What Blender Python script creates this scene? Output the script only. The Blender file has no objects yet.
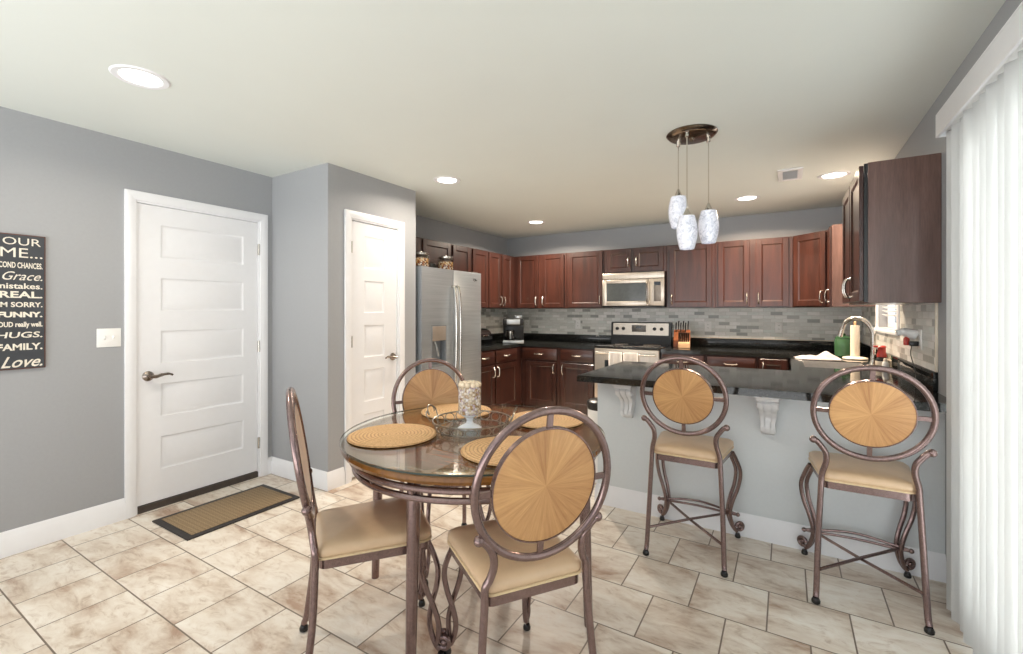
import bpy, bmesh, math, random
from mathutils import Vector, Matrix
random.seed(7)
PI = math.pi
SC = bpy.context.scene
COL = SC.collection

# ------------------------------------------------------------------ camera
cd = bpy.data.cameras.new('camera')
cam = bpy.data.objects.new('camera', cd); COL.objects.link(cam)
cam.location = (0, 0, 1.328)
cam.rotation_euler = (PI/2, 0, math.radians(31.2))
cd.sensor_width = 36.0
cd.lens = 454.0/1023*36
cd.shift_y = -15.0/1023
cd.clip_start = 0.05
SC.camera = cam

# ------------------------------------------------------------------ world, exposure
w = bpy.data.worlds.new('daylight'); SC.world = w; w.use_nodes = True
bg = w.node_tree.nodes['Background']
# pale overcast sky above, brighter half added below the horizon to light the ceiling
_nt = w.node_tree
_tc = _nt.nodes.new('ShaderNodeTexCoord'); _sp = _nt.nodes.new('ShaderNodeSeparateXYZ'); _rp = _nt.nodes.new('ShaderNodeValToRGB')
_nt.links.new(_tc.outputs['Generated'], _sp.inputs[0]); _nt.links.new(_sp.outputs['Z'], _rp.inputs[0])
_rp.color_ramp.elements[0].position = 0.0; _rp.color_ramp.elements[0].color = (3.5, 3.55, 3.55, 1)
_rp.color_ramp.elements[1].position = 0.04; _rp.color_ramp.elements[1].color = (0.95, 0.98, 1.03, 1)
_nt.links.new(_rp.outputs[0], bg.inputs['Color'])
bg.inputs['Strength'].default_value = 1.0
sd = bpy.data.lights.new('patio_daylight', 'AREA'); sd.shape = 'RECTANGLE'; sd.size = 2.0; sd.size_y = 2.0; sd.energy = 12; sd.color = (1.0, 0.99, 0.97)
so = bpy.data.objects.new('patio_daylight', sd); COL.objects.link(so)          # daylight outside the sliding patio door
so.location = (1.05, 1.6, 1.15); so.rotation_euler = (0, PI/2, 0)
SC.view_settings.view_transform = 'Standard'
SC.view_settings.look = 'None'
SC.view_settings.gamma = 1
SC.view_settings.use_curve_mapping = False
SC.view_settings.exposure = 0.36
CAN_WATTS = {'hall': 10.0, 'kitchen': 50.0, 'corner': 46.0, 'sink': 22.0}      # recessed ceiling lights
CAN_COLOR = {'hall': (1.0, 0.88, 0.74), 'kitchen': (1.0, 0.87, 0.72), 'corner': (1.0, 0.78, 0.58), 'sink': (1.0, 0.78, 0.58)}

# ------------------------------------------------------------------ helpers
def lin(r, g, b):
    f = lambda c: (c/255/12.92) if c/255 <= 0.04045 else ((c/255+0.055)/1.055)**2.4
    return (f(r), f(g), f(b), 1)

def new_mat(name):
    m = bpy.data.materials.new(name); m.use_nodes = True
    nt = m.node_tree
    return m, nt, nt.nodes['Principled BSDF']

def nd(nt, t, **kw):
    n = nt.nodes.new(t)
    for k, v in kw.items(): setattr(n, k, v)
    return n

def coords(nt, scale=(1,1,1), loc=(0,0,0), rot=(0,0,0), kind='Object'):
    tc = nd(nt, 'ShaderNodeTexCoord'); mp = nd(nt, 'ShaderNodeMapping')
    nt.links.new(tc.outputs[kind], mp.inputs['Vector'])
    mp.inputs['Scale'].default_value = scale; mp.inputs['Location'].default_value = loc; mp.inputs['Rotation'].default_value = rot
    return mp.outputs['Vector']

def ramp(nt, fac, stops):
    r = nd(nt, 'ShaderNodeValToRGB')
    e = r.color_ramp.elements
    e[0].position, e[0].color = stops[0]
    e[1].position, e[1].color = stops[-1]
    for p, c in stops[1:-1]:
        x = e.new(p); x.color = c
    nt.links.new(fac, r.inputs['Fac'])
    return r.outputs['Color']

def noise(nt, vec, scale, detail=4, rough=0.55, dist=0.0):
    n = nd(nt, 'ShaderNodeTexNoise')
    n.inputs['Scale'].default_value = scale; n.inputs['Detail'].default_value = detail
    n.inputs['Roughness'].default_value = rough; n.inputs['Distortion'].default_value = dist
    nt.links.new(vec, n.inputs['Vector'])
    return n.outputs['Fac']

def mix(nt, fac, a, b, mode='MIX'):
    n = nd(nt, 'ShaderNodeMix', data_type='RGBA', blend_type=mode)
    for sock, v in ((n.inputs[0], fac), (n.inputs[6], a), (n.inputs[7], b)):
        if hasattr(v, 'is_linked'): nt.links.new(v, sock)
        else: sock.default_value = v
    return n.outputs[2]

def bump(nt, bs, h, strength, dist=0.01):
    b = nd(nt, 'ShaderNodeBump'); b.inputs['Strength'].default_value = strength; b.inputs['Distance'].default_value = dist
    nt.links.new(h, b.inputs['Height']); nt.links.new(b.outputs['Normal'], bs.inputs['Normal'])

def simple(name, col, rough=0.5, metal=0.0, var=0.06, scale=30, bmp=0.0, coat=0.0, emit=0.0):
    m, nt, bs = new_mat(name)
    v = noise(nt, coords(nt), scale, 3)
    dk = tuple(c*(1-var) for c in col[:3])+(1,); lt = tuple(min(1, c*(1+var)) for c in col[:3])+(1,)
    nt.links.new(ramp(nt, v, [(0.3, dk), (0.7, lt)]), bs.inputs['Base Color'])
    bs.inputs['Roughness'].default_value = rough; bs.inputs['Metallic'].default_value = metal
    if coat: bs.inputs['Coat Weight'].default_value = coat; bs.inputs['Coat Roughness'].default_value = 0.03
    if bmp: bump(nt, bs, v, bmp, 0.004)
    if emit:
        bs.inputs['Emission Color'].default_value = col; bs.inputs['Emission Strength'].default_value = emit
    return m

def wood(name, dark, light, axis='z', rough=0.35, scale=1.0, coat=0.0):
    m, nt, bs = new_mat(name)
    s = {'z': (14, 14, 1.2), 'x': (1.2, 14, 14), 'y': (14, 1.2, 14)}[axis]
    v = coords(nt, tuple(k*scale for k in s))
    g = noise(nt, v, 1.5, 6, 0.65, 0.6)
    f = noise(nt, coords(nt, tuple(k*scale*4 for k in s)), 3, 3, 0.6)
    c = ramp(nt, g, [(0.28, dark), (0.72, light)])
    c2 = ramp(nt, f, [(0.3, (0.72, 0.72, 0.72, 1)), (0.6, (1, 1, 1, 1))])
    nt.links.new(mix(nt, 0.8, c, c2, 'MULTIPLY'), bs.inputs['Base Color'])
    bs.inputs['Roughness'].default_value = rough
    if coat: bs.inputs['Coat Weight'].default_value = coat; bs.inputs['Coat Roughness'].default_value = 0.08
    return m

def glassy(name, tint, ior=1.5, rough=0.0):
    m = bpy.data.materials.new(name); m.use_nodes = True
    nt = m.node_tree; nt.nodes.clear()
    o = nd(nt, 'ShaderNodeOutputMaterial'); t = nd(nt, 'ShaderNodeBsdfTransparent'); g = nd(nt, 'ShaderNodeBsdfGlossy')
    fr = nd(nt, 'ShaderNodeFresnel'); x = nd(nt, 'ShaderNodeMixShader')
    fr.inputs['IOR'].default_value = ior; t.inputs['Color'].default_value = tint; g.inputs['Roughness'].default_value = rough
    g.inputs['Color'].default_value = (1, 1, 1, 1)
    ge = nd(nt, 'ShaderNodeNewGeometry'); inv = nd(nt, 'ShaderNodeMath', operation='SUBTRACT'); inv.inputs[0].default_value = 1
    ml = nd(nt, 'ShaderNodeMath', operation='MULTIPLY'); nt.links.new(ge.outputs['Backfacing'], inv.inputs[1]); nt.links.new(inv.outputs[0], ml.inputs[0]); nt.links.new(fr.outputs[0], ml.inputs[1])
    nt.links.new(ml.outputs[0], x.inputs[0]); nt.links.new(t.outputs[0], x.inputs[1]); nt.links.new(g.outputs[0], x.inputs[2])
    nt.links.new(x.outputs[0], o.inputs['Surface'])
    return m

M = {}
M['wall_light'] = simple('pale_grey_half_wall', lin(212, 217, 219), 0.55, var=0.012, scale=60, bmp=0.05)  # half wall only, a lighter grey than the other walls
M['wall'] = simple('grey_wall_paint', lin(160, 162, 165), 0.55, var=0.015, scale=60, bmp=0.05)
M['ceiling'] = simple('ceiling_paint', lin(222, 227, 222), 0.8, var=0.012, scale=2)
M['white'] = simple('white_trim_paint', lin(236, 237, 240), 0.35, var=0.01, scale=20)
M['door_white'] = simple('white_door_paint', lin(234, 235, 238), 0.32, var=0.01, scale=20)
M['plastic'] = simple('white_plastic', lin(238, 238, 236), 0.35, var=0.01)
M['cabinet'] = wood('cherry_cabinet_wood', lin(38, 20, 15), lin(68, 36, 27), 'z', 0.3, coat=0.25)
M['cabinet_h'] = wood('cherry_cabinet_wood_cross', lin(38, 20, 15), lin(68, 36, 27), 'x', 0.3, coat=0.25)
M['cabinet_glare'] = wood('cherry_wood_glare', lin(84, 62, 56), lin(112, 86, 78), 'z', 0.28, coat=0.3)  # cherry wood with glare painted in as a greyer, lighter tone
M['nickel'] = simple('brushed_nickel', lin(205, 200, 192), 0.25, 1.0, var=0.05)
M['lever'] = simple('aged_nickel', lin(142, 132, 124), 0.22, 1.0, var=0.08)
M['chrome'] = simple('polished_steel', lin(215, 212, 205), 0.12, 1.0, var=0.03)
M['bronze'] = simple('dark_metal', lin(88, 78, 74), 0.3, 1.0, var=0.1)
M['tray_wire'] = simple('antiqued_silver_wire', lin(146, 142, 134), 0.3, 0.9, var=0.2, scale=60)
M['black'] = simple('black_plastic', lin(20, 20, 22), 0.3, var=0.15)
M['blackglass'] = simple('black_glass', lin(10, 10, 11), 0.06, var=0.1, coat=0.5)
M['darkgap'] = simple('dark_recess', lin(14, 12, 11), 0.8, var=0.2)
M['threshold'] = simple('dark_threshold', lin(70, 62, 56), 0.5, var=0.15)
M['frame_metal'] = simple('bronzed_steel_tube', lin(134, 113, 110), 0.26, 0.85, var=0.16, scale=90, coat=0.2)
M['glide'] = simple('black_glide', lin(26, 24, 25), 0.25, var=0.2)
M['leather'] = simple('tan_leather', lin(208, 178, 144), 0.33, var=0.07, scale=10, bmp=0.05, coat=0.15)
M['piping'] = simple('tan_piping', lin(214, 190, 152), 0.4, var=0.05)
M['table_wood'] = wood('table_brown_wood', lin(120, 60, 26), lin(172, 98, 48), 'x', 0.2, 0.5, coat=0.6)
M['rim_wood'] = simple('table_rim_bronze_wood', lin(122, 80, 34), 0.25, 0.25, var=0.25, scale=24, coat=0.4)
M['glass'] = glassy('clear_glass', (0.93, 0.965, 0.95, 1), 1.62)
M['glass_edge'] = simple('green_glass_edge', lin(38, 52, 47), 0.12, 0.0, var=0.05, coat=0.5)
M['window_glass'] = glassy('window_glass', (0.97, 0.985, 0.98, 1), 1.45)
M['jar_glass'] = glassy('jar_glass', (0.9, 0.92, 0.9, 1), 1.4, 0.02)
M['wood_light'] = wood('knife_block_wood', lin(104, 56, 30), lin(146, 86, 48), 'z', 0.35)
M['wood_pale'] = wood('pale_block_wood', lin(190, 150, 108), lin(222, 186, 146), 'x', 0.4)
M['cream'] = simple('cream_paper', lin(226, 214, 196), 0.7, var=0.04, bmp=0.2)
M['green'] = simple('green_glazed_ceramic', lin(56, 92, 62), 0.25, var=0.12, scale=14)
M['red'] = simple('red_plastic', lin(190, 62, 52), 0.3, var=0.1)
M['cloth'] = simple('white_cotton_cloth', lin(228, 226, 224), 0.85, var=0.04, bmp=0.3)
M['sinksteel'] = simple('sink_steel', lin(224, 222, 219), 0.4, 0.25, var=0.04)
M['corbel'] = simple('white_plaster', lin(224, 225, 226), 0.5, var=0.02)
M['sign'] = simple('slate_sign_paint', lin(58, 61, 66), 0.6, var=0.12, scale=8)
M['sign_edge'] = simple('rusty_sign_edge', lin(92, 58, 50), 0.6, var=0.25, scale=14)
M['lettering'] = simple('cream_lettering', lin(226, 220, 206), 0.6, var=0.05)
M['mat_border'] = simple('black_rubber', lin(44, 40, 38), 0.6, var=0.15)
M['display'] = simple('dark_display', lin(22, 26, 34), 0.15, var=0.1)
M['greypanel'] = simple('grey_control_panel', lin(112, 108, 104), 0.35, 0.3, var=0.08)
M['pearl'] = simple('pearl_beads', lin(232, 214, 186), 0.2, 0.1, var=0.1, coat=0.5)
M['frost'] = simple('frosted_glass', lin(226, 232, 238), 0.15, var=0.05, coat=0.4)
M['vent_dark'] = simple('vent_shadow_metal', lin(60, 58, 54), 0.6, var=0.1)
M['lens'] = simple('lamp_lens', (1.0, 0.93, 0.84, 1), 0.5, var=0.0, emit=5.0)

def steel():
    m, nt, bs = new_mat('stainless_steel')
    f = noise(nt, coords(nt, (2, 2, 260)), 1.0, 2, 0.5)
    nt.links.new(ramp(nt, f, [(0.3, lin(160, 168, 174)), (0.7, lin(186, 192, 197))]), bs.inputs['Base Color'])
    bs.inputs['Metallic'].default_value = 0.7; bs.inputs['Roughness'].default_value = 0.36
    bs.inputs['Anisotropic'].default_value = 0.4
    return m
M['steel'] = steel()
def steel_warm():
    m, nt, bs = new_mat('stainless_steel_panel')
    f = noise(nt, coords(nt, (260, 2, 2)), 1.0, 2, 0.5)
    nt.links.new(ramp(nt, f, [(0.3, lin(184, 175, 164)), (0.7, lin(206, 197, 186))]), bs.inputs['Base Color'])
    bs.inputs['Metallic'].default_value = 0.85; bs.inputs['Roughness'].default_value = 0.33
    return m
M['steel_warm'] = steel_warm()

def floor_tile():
    m, nt, bs = new_mat('stone_look_tile')
    bw, rh = 0.3077, 0.3145
    vec = coords(nt, loc=(0.533+0.5*bw+20*bw, -0.59+20*rh, 0))
    b = nd(nt, 'ShaderNodeTexBrick', offset=0.5, offset_frequency=2)
    b.inputs['Color1'].default_value = (0, 0, 0, 1); b.inputs['Color2'].default_value = (1, 1, 1, 1); b.inputs['Mortar'].default_value = (0.5, 0.5, 0.5, 1)
    b.inputs['Scale'].default_value = 1; b.inputs['Mortar Size'].default_value = 0.0034; b.inputs['Mortar Smooth'].default_value = 0.15
    b.inputs['Bias'].default_value = 0; b.inputs['Brick Width'].default_value = bw; b.inputs['Row Height'].default_value = rh
    nt.links.new(vec, b.inputs['Vector'])
    # every tile takes its own piece of the stone pattern
    off = nd(nt, 'ShaderNodeVectorMath', operation='MULTIPLY'); off.inputs[1].default_value = (37, 53, 71)
    nt.links.new(b.outputs['Color'], off.inputs[0])
    st = coords(nt, (1.6, 3.4, 1))
    ad = nd(nt, 'ShaderNodeVectorMath', operation='ADD'); nt.links.new(st, ad.inputs[0]); nt.links.new(off.outputs[0], ad.inputs[1])
    n1 = noise(nt, ad.outputs[0], 1.5, 7, 0.62, 0.5)
    n2 = noise(nt, ad.outputs[0], 5.5, 8, 0.68, 1.2)
    base = ramp(nt, n1, [(0.33, lin(176, 150, 130)), (0.43, lin(210, 197, 182)), (0.53, lin(227, 219, 207)), (0.66, lin(236, 231, 222))])
    vein = ramp(nt, n2, [(0.32, (0.6, 0.5, 0.42, 1)), (0.45, (0.92, 0.89, 0.86, 1)), (0.58, (1, 1, 1, 1))])
    c = mix(nt, 0.75, base, vein, 'MULTIPLY')
    c = mix(nt, b.outputs['Fac'], c, lin(124, 110, 96))
    nt.links.new(c, bs.inputs['Base Color'])
    bs.inputs['Roughness'].default_value = 0.42
    inv = nd(nt, 'ShaderNodeMath', operation='SUBTRACT'); inv.inputs[0].default_value = 1; nt.links.new(b.outputs['Fac'], inv.inputs[1])
    bump(nt, bs, inv.outputs[0], 0.5, 0.003)
    return m
M['floor'] = floor_tile()

def mosaic(name, along):
    m, nt, bs = new_mat(name)
    tc = nd(nt, 'ShaderNodeTexCoord'); sx = nd(nt, 'ShaderNodeSeparateXYZ'); cx = nd(nt, 'ShaderNodeCombineXYZ')
    nt.links.new(tc.outputs['Object'], sx.inputs[0]); nt.links.new(sx.outputs[along], cx.inputs[0]); nt.links.new(sx.outputs['Z'], cx.inputs[1])
    mp = nd(nt, 'ShaderNodeMapping'); nt.links.new(cx.outputs[0], mp.inputs[0]); mp.inputs['Location'].default_value = (10, 10.0125, 0)
    vec = mp.outputs[0]
    b = nd(nt, 'ShaderNodeTexBrick', offset=0.37, offset_frequency=2)
    b.inputs['Color1'].default_value = (0, 0, 0, 1); b.inputs['Color2'].default_value = (1, 1, 1, 1); b.inputs['Mortar'].default_value = (0.6, 0.6, 0.6, 1)
    b.inputs['Scale'].default_value = 1; b.inputs['Mortar Size'].default_value = 0.002; b.inputs['Mortar Smooth'].default_value = 0.1
    b.inputs['Brick Width'].default_value = 0.115; b.inputs['Row Height'].default_value = 0.0398
    nt.links.new(vec, b.inputs['Vector'])
    c = ramp(nt, b.outputs['Color'], [(0.0, lin(160, 164, 160)), (0.14, lin(176, 178, 174)), (0.2, lin(214, 216, 211)), (0.55, lin(230, 231, 227)), (0.6, lin(218, 224, 219)), (0.85, lin(238, 238, 235)), (1.0, lin(243, 242, 240))])
    v = noise(nt, coords(nt, (3, 3, 10)), 3, 6, 0.7, 0.6)
    c = mix(nt, 0.6, c, ramp(nt, v, [(0.35, (0.78, 0.78, 0.76, 1)), (0.6, (1, 1, 1, 1))]), 'MULTIPLY')
    c = mix(nt, b.outputs['Fac'], c, lin(206, 204, 198))
    nt.links.new(c, bs.inputs['Base Color']); bs.inputs['Roughness'].default_value = 0.3
    return m
M['mosaic_x'] = mosaic('stone_mosaic_back', 'X')
M['mosaic_y'] = mosaic('stone_mosaic_side', 'Y')

def granite():
    m, nt, bs = new_mat('black_granite')
    v = coords(nt)
    n = noise(nt, v, 110, 5, 0.8)
    k = noise(nt, v, 9, 4, 0.6)
    c = ramp(nt, n, [(0.36, lin(14, 14, 15)), (0.56, lin(42, 44, 43)), (0.72, lin(96, 96, 91))])
    nt.links.new(mix(nt, 0.5, c, ramp(nt, k, [(0.3, (0.5, 0.5, 0.5, 1)), (0.7, (1, 1, 1, 1))]), 'MULTIPLY'), bs.inputs['Base Color'])
    bs.inputs['Roughness'].default_value = 0.07; bs.inputs['Specular IOR Level'].default_value = 0.35
    return m
M['granite'] = granite()

def sunburst(name, light, dark):
    m, nt, bs = new_mat(name)
    tc = nd(nt, 'ShaderNodeTexCoord'); sp = nd(nt, 'ShaderNodeSeparateXYZ'); nt.links.new(tc.outputs['Object'], sp.inputs[0])
    at = nd(nt, 'ShaderNodeMath', operation='ARCTAN2'); nt.links.new(sp.outputs['Y'], at.inputs[0]); nt.links.new(sp.outputs['X'], at.inputs[1])
    ln = nd(nt, 'ShaderNodeVectorMath', operation='LENGTH'); nt.links.new(tc.outputs['Object'], ln.inputs[0])
    cb = nd(nt, 'ShaderNodeCombineXYZ'); nt.links.new(at.outputs[0], cb.inputs[0]); nt.links.new(ln.outputs['Value'], cb.inputs[1])
    mp = nd(nt, 'ShaderNodeMapping'); nt.links.new(cb.outputs[0], mp.inputs[0]); mp.inputs['Scale'].default_value = (9, 5, 1)
    n = noise(nt, mp.outputs[0], 1.3, 5, 0.7)
    w8 = nd(nt, 'ShaderNodeMath', operation='MULTIPLY'); nt.links.new(at.outputs[0], w8.inputs[0]); w8.inputs[1].default_value = 16/(2*PI)
    fl = nd(nt, 'ShaderNodeMath', operation='FLOOR'); nt.links.new(w8.outputs[0], fl.inputs[0])
    wn = nd(nt, 'ShaderNodeTexWhiteNoise', noise_dimensions='1D'); nt.links.new(fl.outputs[0], wn.inputs['W'])
    a = mix(nt, 0.35, ramp(nt, n, [(0.27, dark), (0.73, light)]), ramp(nt, wn.outputs['Value'], [(0, dark), (1, light)]))
    nt.links.new(a, bs.inputs['Base Color'])
    bs.inputs['Roughness'].default_value = 0.32; bs.inputs['Coat Weight'].default_value = 0.2
    return m
M['disc'] = sunburst('sunburst_veneer', lin(214, 168, 114), lin(152, 104, 62))

def woven(name):
    m, nt, bs = new_mat(name)
    tc = nd(nt, 'ShaderNodeTexCoord')
    wv = nd(nt, 'ShaderNodeTexWave', wave_type='RINGS', rings_direction='Z'); nt.links.new(tc.outputs['Object'], wv.inputs['Vector'])
    wv.inputs['Scale'].default_value = 20; wv.inputs['Distortion'].default_value = 1.2; wv.inputs['Detail'].default_value = 3; wv.inputs['Detail Scale'].default_value = 3
    n = noise(nt, tc.outputs['Object'], 130, 3, 0.7)
    c = mix(nt, 0.5, ramp(nt, wv.outputs['Fac'], [(0.0, lin(150, 104, 60)), (0.5, lin(224, 182, 128))]), ramp(nt, n, [(0.35, lin(166, 118, 70)), (0.6, lin(234, 196, 146))]))
    nt.links.new(c, bs.inputs['Base Color']); bs.inputs['Roughness'].default_value = 0.75
    bump(nt, bs, wv.outputs['Fac'], 0.6, 0.004)
    return m
M['woven'] = woven('woven_straw')

def mat_weave():
    m, nt, bs = new_mat('doormat_weave')
    v = coords(nt, rot=(0, 0, PI/4))
    ck = nd(nt, 'ShaderNodeTexChecker'); ck.inputs['Scale'].default_value = 52; nt.links.new(v, ck.inputs['Vector'])
    ck.inputs['Color1'].default_value = lin(150, 128, 98); ck.inputs['Color2'].default_value = lin(122, 102, 76)
    n = noise(nt, coords(nt), 160, 3)
    nt.links.new(mix(nt, 0.5, ck.outputs['Color'], ramp(nt, n, [(0.3, lin(100, 84, 62)), (0.7, lin(168, 146, 114))])), bs.inputs['Base Color'])
    bs.inputs['Roughness'].default_value = 0.95
    bump(nt, bs, n, 0.4, 0.004)
    return m
M['mat'] = mat_weave()

def marble_shade():
    m, nt, bs = new_mat('marbled_shade_glass')
    n = noise(nt, coords(nt), 26, 6, 0.7, 2.0)
    c = ramp(nt, n, [(0.38, lin(188, 192, 206)), (0.52, lin(228, 230, 240)), (0.7, lin(244, 245, 252))])
    nt.links.new(c, bs.inputs['Base Color']); nt.links.new(c, bs.inputs['Emission Color'])
    bs.inputs['Emission Strength'].default_value = 0.12; bs.inputs['Roughness'].default_value = 0.2
    return m
M['shade'] = marble_shade()

def slat_mat():
    m = bpy.data.materials.new('white_vinyl_slat'); m.use_nodes = True
    nt = m.node_tree; nt.nodes.clear()
    o = nd(nt, 'ShaderNodeOutputMaterial'); d = nd(nt, 'ShaderNodeBsdfDiffuse'); t = nd(nt, 'ShaderNodeBsdfTranslucent'); x = nd(nt, 'ShaderNodeMixShader')
    n = noise(nt, coords(nt, (1, 1, 0.3)), 4, 2)
    c = ramp(nt, n, [(0.2, lin(228, 229, 228)), (0.8, lin(238, 238, 237))])
    nt.links.new(c, d.inputs['Color']); nt.links.new(c, t.inputs['Color'])
    x.inputs[0].default_value = 0.16
    nt.links.new(d.outputs[0], x.inputs[1]); nt.links.new(t.outputs[0], x.inputs[2]); nt.links.new(x.outputs[0], o.inputs['Surface'])
    return m
M['slat'] = slat_mat()

def beads_mat(name, cols, scale):
    m, nt, bs = new_mat(name)
    v = nd(nt, 'ShaderNodeTexVoronoi'); v.inputs['Scale'].default_value = scale; nt.links.new(coords(nt), v.inputs['Vector'])
    sp = nd(nt, 'ShaderNodeSeparateColor'); nt.links.new(v.outputs['Color'], sp.inputs[0])
    r = nd(nt, 'ShaderNodeValToRGB'); r.color_ramp.interpolation = 'CONSTANT'
    e = r.color_ramp.elements
    e[0].position = 0; e[0].color = cols[0]; e[1].position = 1/len(cols); e[1].color = cols[1]
    for i, c in enumerate(cols[2:], 2):
        x = e.new(i/len(cols)); x.color = c
    nt.links.new(sp.outputs[0], r.inputs[0])
    ed = ramp(nt, v.outputs['Distance'], [(0.0, (1, 1, 1, 1)), (0.75, (0.4, 0.36, 0.33, 1))])
    nt.links.new(mix(nt, 0.8, r.outputs[0], ed, 'MULTIPLY'), bs.inputs['Base Color'])
    bs.inputs['Roughness'].default_value = 0.2
    bump(nt, bs, v.outputs['Distance'], -0.6, 0.006)
    return m
M['potpourri'] = beads_mat('jar_filling', [lin(226, 206, 178), lin(150, 84, 44), lin(88, 52, 38), lin(206, 160, 104), lin(240, 230, 214)], 75)
M['mosaic_bead'] = beads_mat('pearly_mosaic', [lin(236, 224, 204), lin(206, 186, 196), lin(180, 150, 108), lin(240, 234, 228), lin(214, 196, 168)], 95)

# ------------------------------------------------------------------ mesh builders
def BM(): return bmesh.new()

def box(bm, x0, x1, y0, y1, z0, z1, bev=0.0, seg=2):
    t = bmesh.new()
    bmesh.ops.create_cube(t, size=1)
    for v in t.verts:
        v.co = Vector(((x0+x1)/2+v.co.x*(x1-x0), (y0+y1)/2+v.co.y*(y1-y0), (z0+z1)/2+v.co.z*(z1-z0)))
    if bev: bmesh.ops.bevel(t, geom=list(t.edges), offset=bev, segments=seg, affect='EDGES', profile=0.5)
    merge(bm, t)
    return bm

def merge(bm, t, mtx=None):
    me = bpy.data.meshes.new('tmp'); t.to_mesh(me); t.free()
    if mtx is not None: me.transform(mtx)
    bm.from_mesh(me); bpy.data.meshes.remove(me)

def smooth_path(pts, k=6, closed=False):
    P = [Vector(p) for p in pts]; n = len(P); out = []
    rng = n if closed else n-1
    for i in range(rng):
        p0 = P[(i-1) % n] if (closed or i > 0) else P[0]*2-P[1]
        p1, p2 = P[i], P[(i+1) % n]
        p3 = P[(i+2) % n] if (closed or i+2 < n) else P[n-1]*2-P[n-2]
        for j in range(k):
            t = j/k
            out.append(0.5*((2*p1)+(p2-p0)*t+(2*p0-5*p1+4*p2-p3)*t*t+(3*p1-p0-3*p2+p3)*t**3))
    if not closed: out.append(P[-1])
    return out

def tube(bm, pts, r, n=10, closed=False, flat=1.0):
    P = [Vector(p) for p in pts]; m = len(P)
    R = r if isinstance(r, (list, tuple)) else [r]*m
    tan = []
    for i in range(m):
        a = P[(i-1) % m] if (closed or i > 0) else P[i]
        b = P[(i+1) % m] if (closed or i < m-1) else P[i]
        d = b-a
        tan.append(d.normalized() if d.length > 1e-9 else Vector((0, 0, 1)))
    ref = Vector((0, 0, 1)) if abs(tan[0].z) < 0.9 else Vector((1, 0, 0))
    u = (ref-tan[0]*ref.dot(tan[0])).normalized()
    rings = []
    for i in range(m):
        u = u-tan[i]*u.dot(tan[i])
        u = u.normalized() if u.length > 1e-6 else tan[i].orthogonal().normalized()
        v = tan[i].cross(u)
        rings.append([bm.verts.new(P[i]+(u*math.cos(2*PI*k/n)*flat+v*math.sin(2*PI*k/n))*R[i]) for k in range(n)])
    for i in range(m if closed else m-1):
        a, b = rings[i], rings[(i+1) % m]
        sh = 0
        if closed and i == m-1:
            sh = min(range(n), key=lambda s: sum((a[k].co-b[(k+s) % n].co).length for k in range(n)))
        for k in range(n):
            bm.faces.new((a[k], a[(k+1) % n], b[(k+1+sh) % n], b[(k+sh) % n]))
    if not closed:
        bm.faces.new(list(reversed(rings[0]))); bm.faces.new(rings[-1])
    return bm

def lathe(bm, prof, n=24, c=(0, 0, 0), axis='z', wobble=0):
    rings = []
    for r, z in prof:
        ring = []
        for k in range(n):
            a = 2*PI*k/n
            p = Vector((r*math.cos(a), r*math.sin(a), z))
            if axis == 'y': p = Vector((p.x, -p.z, p.y))
            if axis == 'x': p = Vector((p.z, p.x, p.y))
            ring.append(bm.verts.new(p+Vector(c)) )
        rings.append(ring)
    for a, b in zip(rings, rings[1:]):
        for k in range(n): bm.faces.new((a[k], a[(k+1) % n], b[(k+1) % n], b[k]))
    if prof[0] != prof[-1]:
        if prof[0][0] > 1e-6: bm.faces.new(list(reversed(rings[0])))
        if prof[-1][0] > 1e-6: bm.faces.new(rings[-1])
    bmesh.ops.remove_doubles(bm, verts=[v for g in (rings[0], rings[-1]) for v in g], dist=1e-6)
    return bm

def cyl(bm, c, r, h, axis='z', n=20, bev=0.0):
    b = min(bev, r*0.5, h*0.5)
    prof = [(r, 0), (r, h)] if not b else [(r-b, 0), (r, b), (r, h-b), (r-b, h)]
    return lathe(bm, prof, n, c, axis)

def ball(bm, c, r, seg=12, sz=1.0):
    t = bmesh.new(); bmesh.ops.create_uvsphere(t, u_segments=seg, v_segments=max(6, seg*2//3), radius=r)
    merge(bm, t, Matrix.Translation(Vector(c)) @ Matrix.Diagonal((1, 1, sz, 1)))
    return bm

def torus(bm, c, R, r, axis='z', n=40, m=8, sx=1.0):
    pts = []
    for k in range(n):
        a = 2*PI*k/n; x, y = R*math.cos(a)*sx, R*math.sin(a)
        p = {'z': (x, y, 0), 'y': (x, 0, y), 'x': (0, x, y)}[axis]
        pts.append(Vector(p)+Vector(c))
    return tube(bm, pts, r, m, closed=True)

def prism(bm, poly, h0, h1, axis='z', bev=0.0):
    """extrude a 2-D outline (a, b): axis z -> (a, b, h), x -> (h, a, b), y -> (a, h, b)"""
    f = {'z': lambda a, b, h: (a, b, h), 'x': lambda a, b, h: (h, a, b), 'y': lambda a, b, h: (a, h, b)}[axis]
    t = bmesh.new()
    lo = [t.verts.new(f(a, b, h0)) for a, b in poly]; hi = [t.verts.new(f(a, b, h1)) for a, b in poly]
    n = len(poly)
    t.faces.new(lo); t.faces.new(list(reversed(hi)))
    for i in range(n): t.faces.new((lo[i], hi[i], hi[(i+1) % n], lo[(i+1) % n]))
    bmesh.ops.recalc_face_normals(t, faces=t.faces)
    if bev: bmesh.ops.bevel(t, geom=list(t.edges), offset=bev, segments=2, affect='EDGES')
    merge(bm, t)
    return bm

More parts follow.
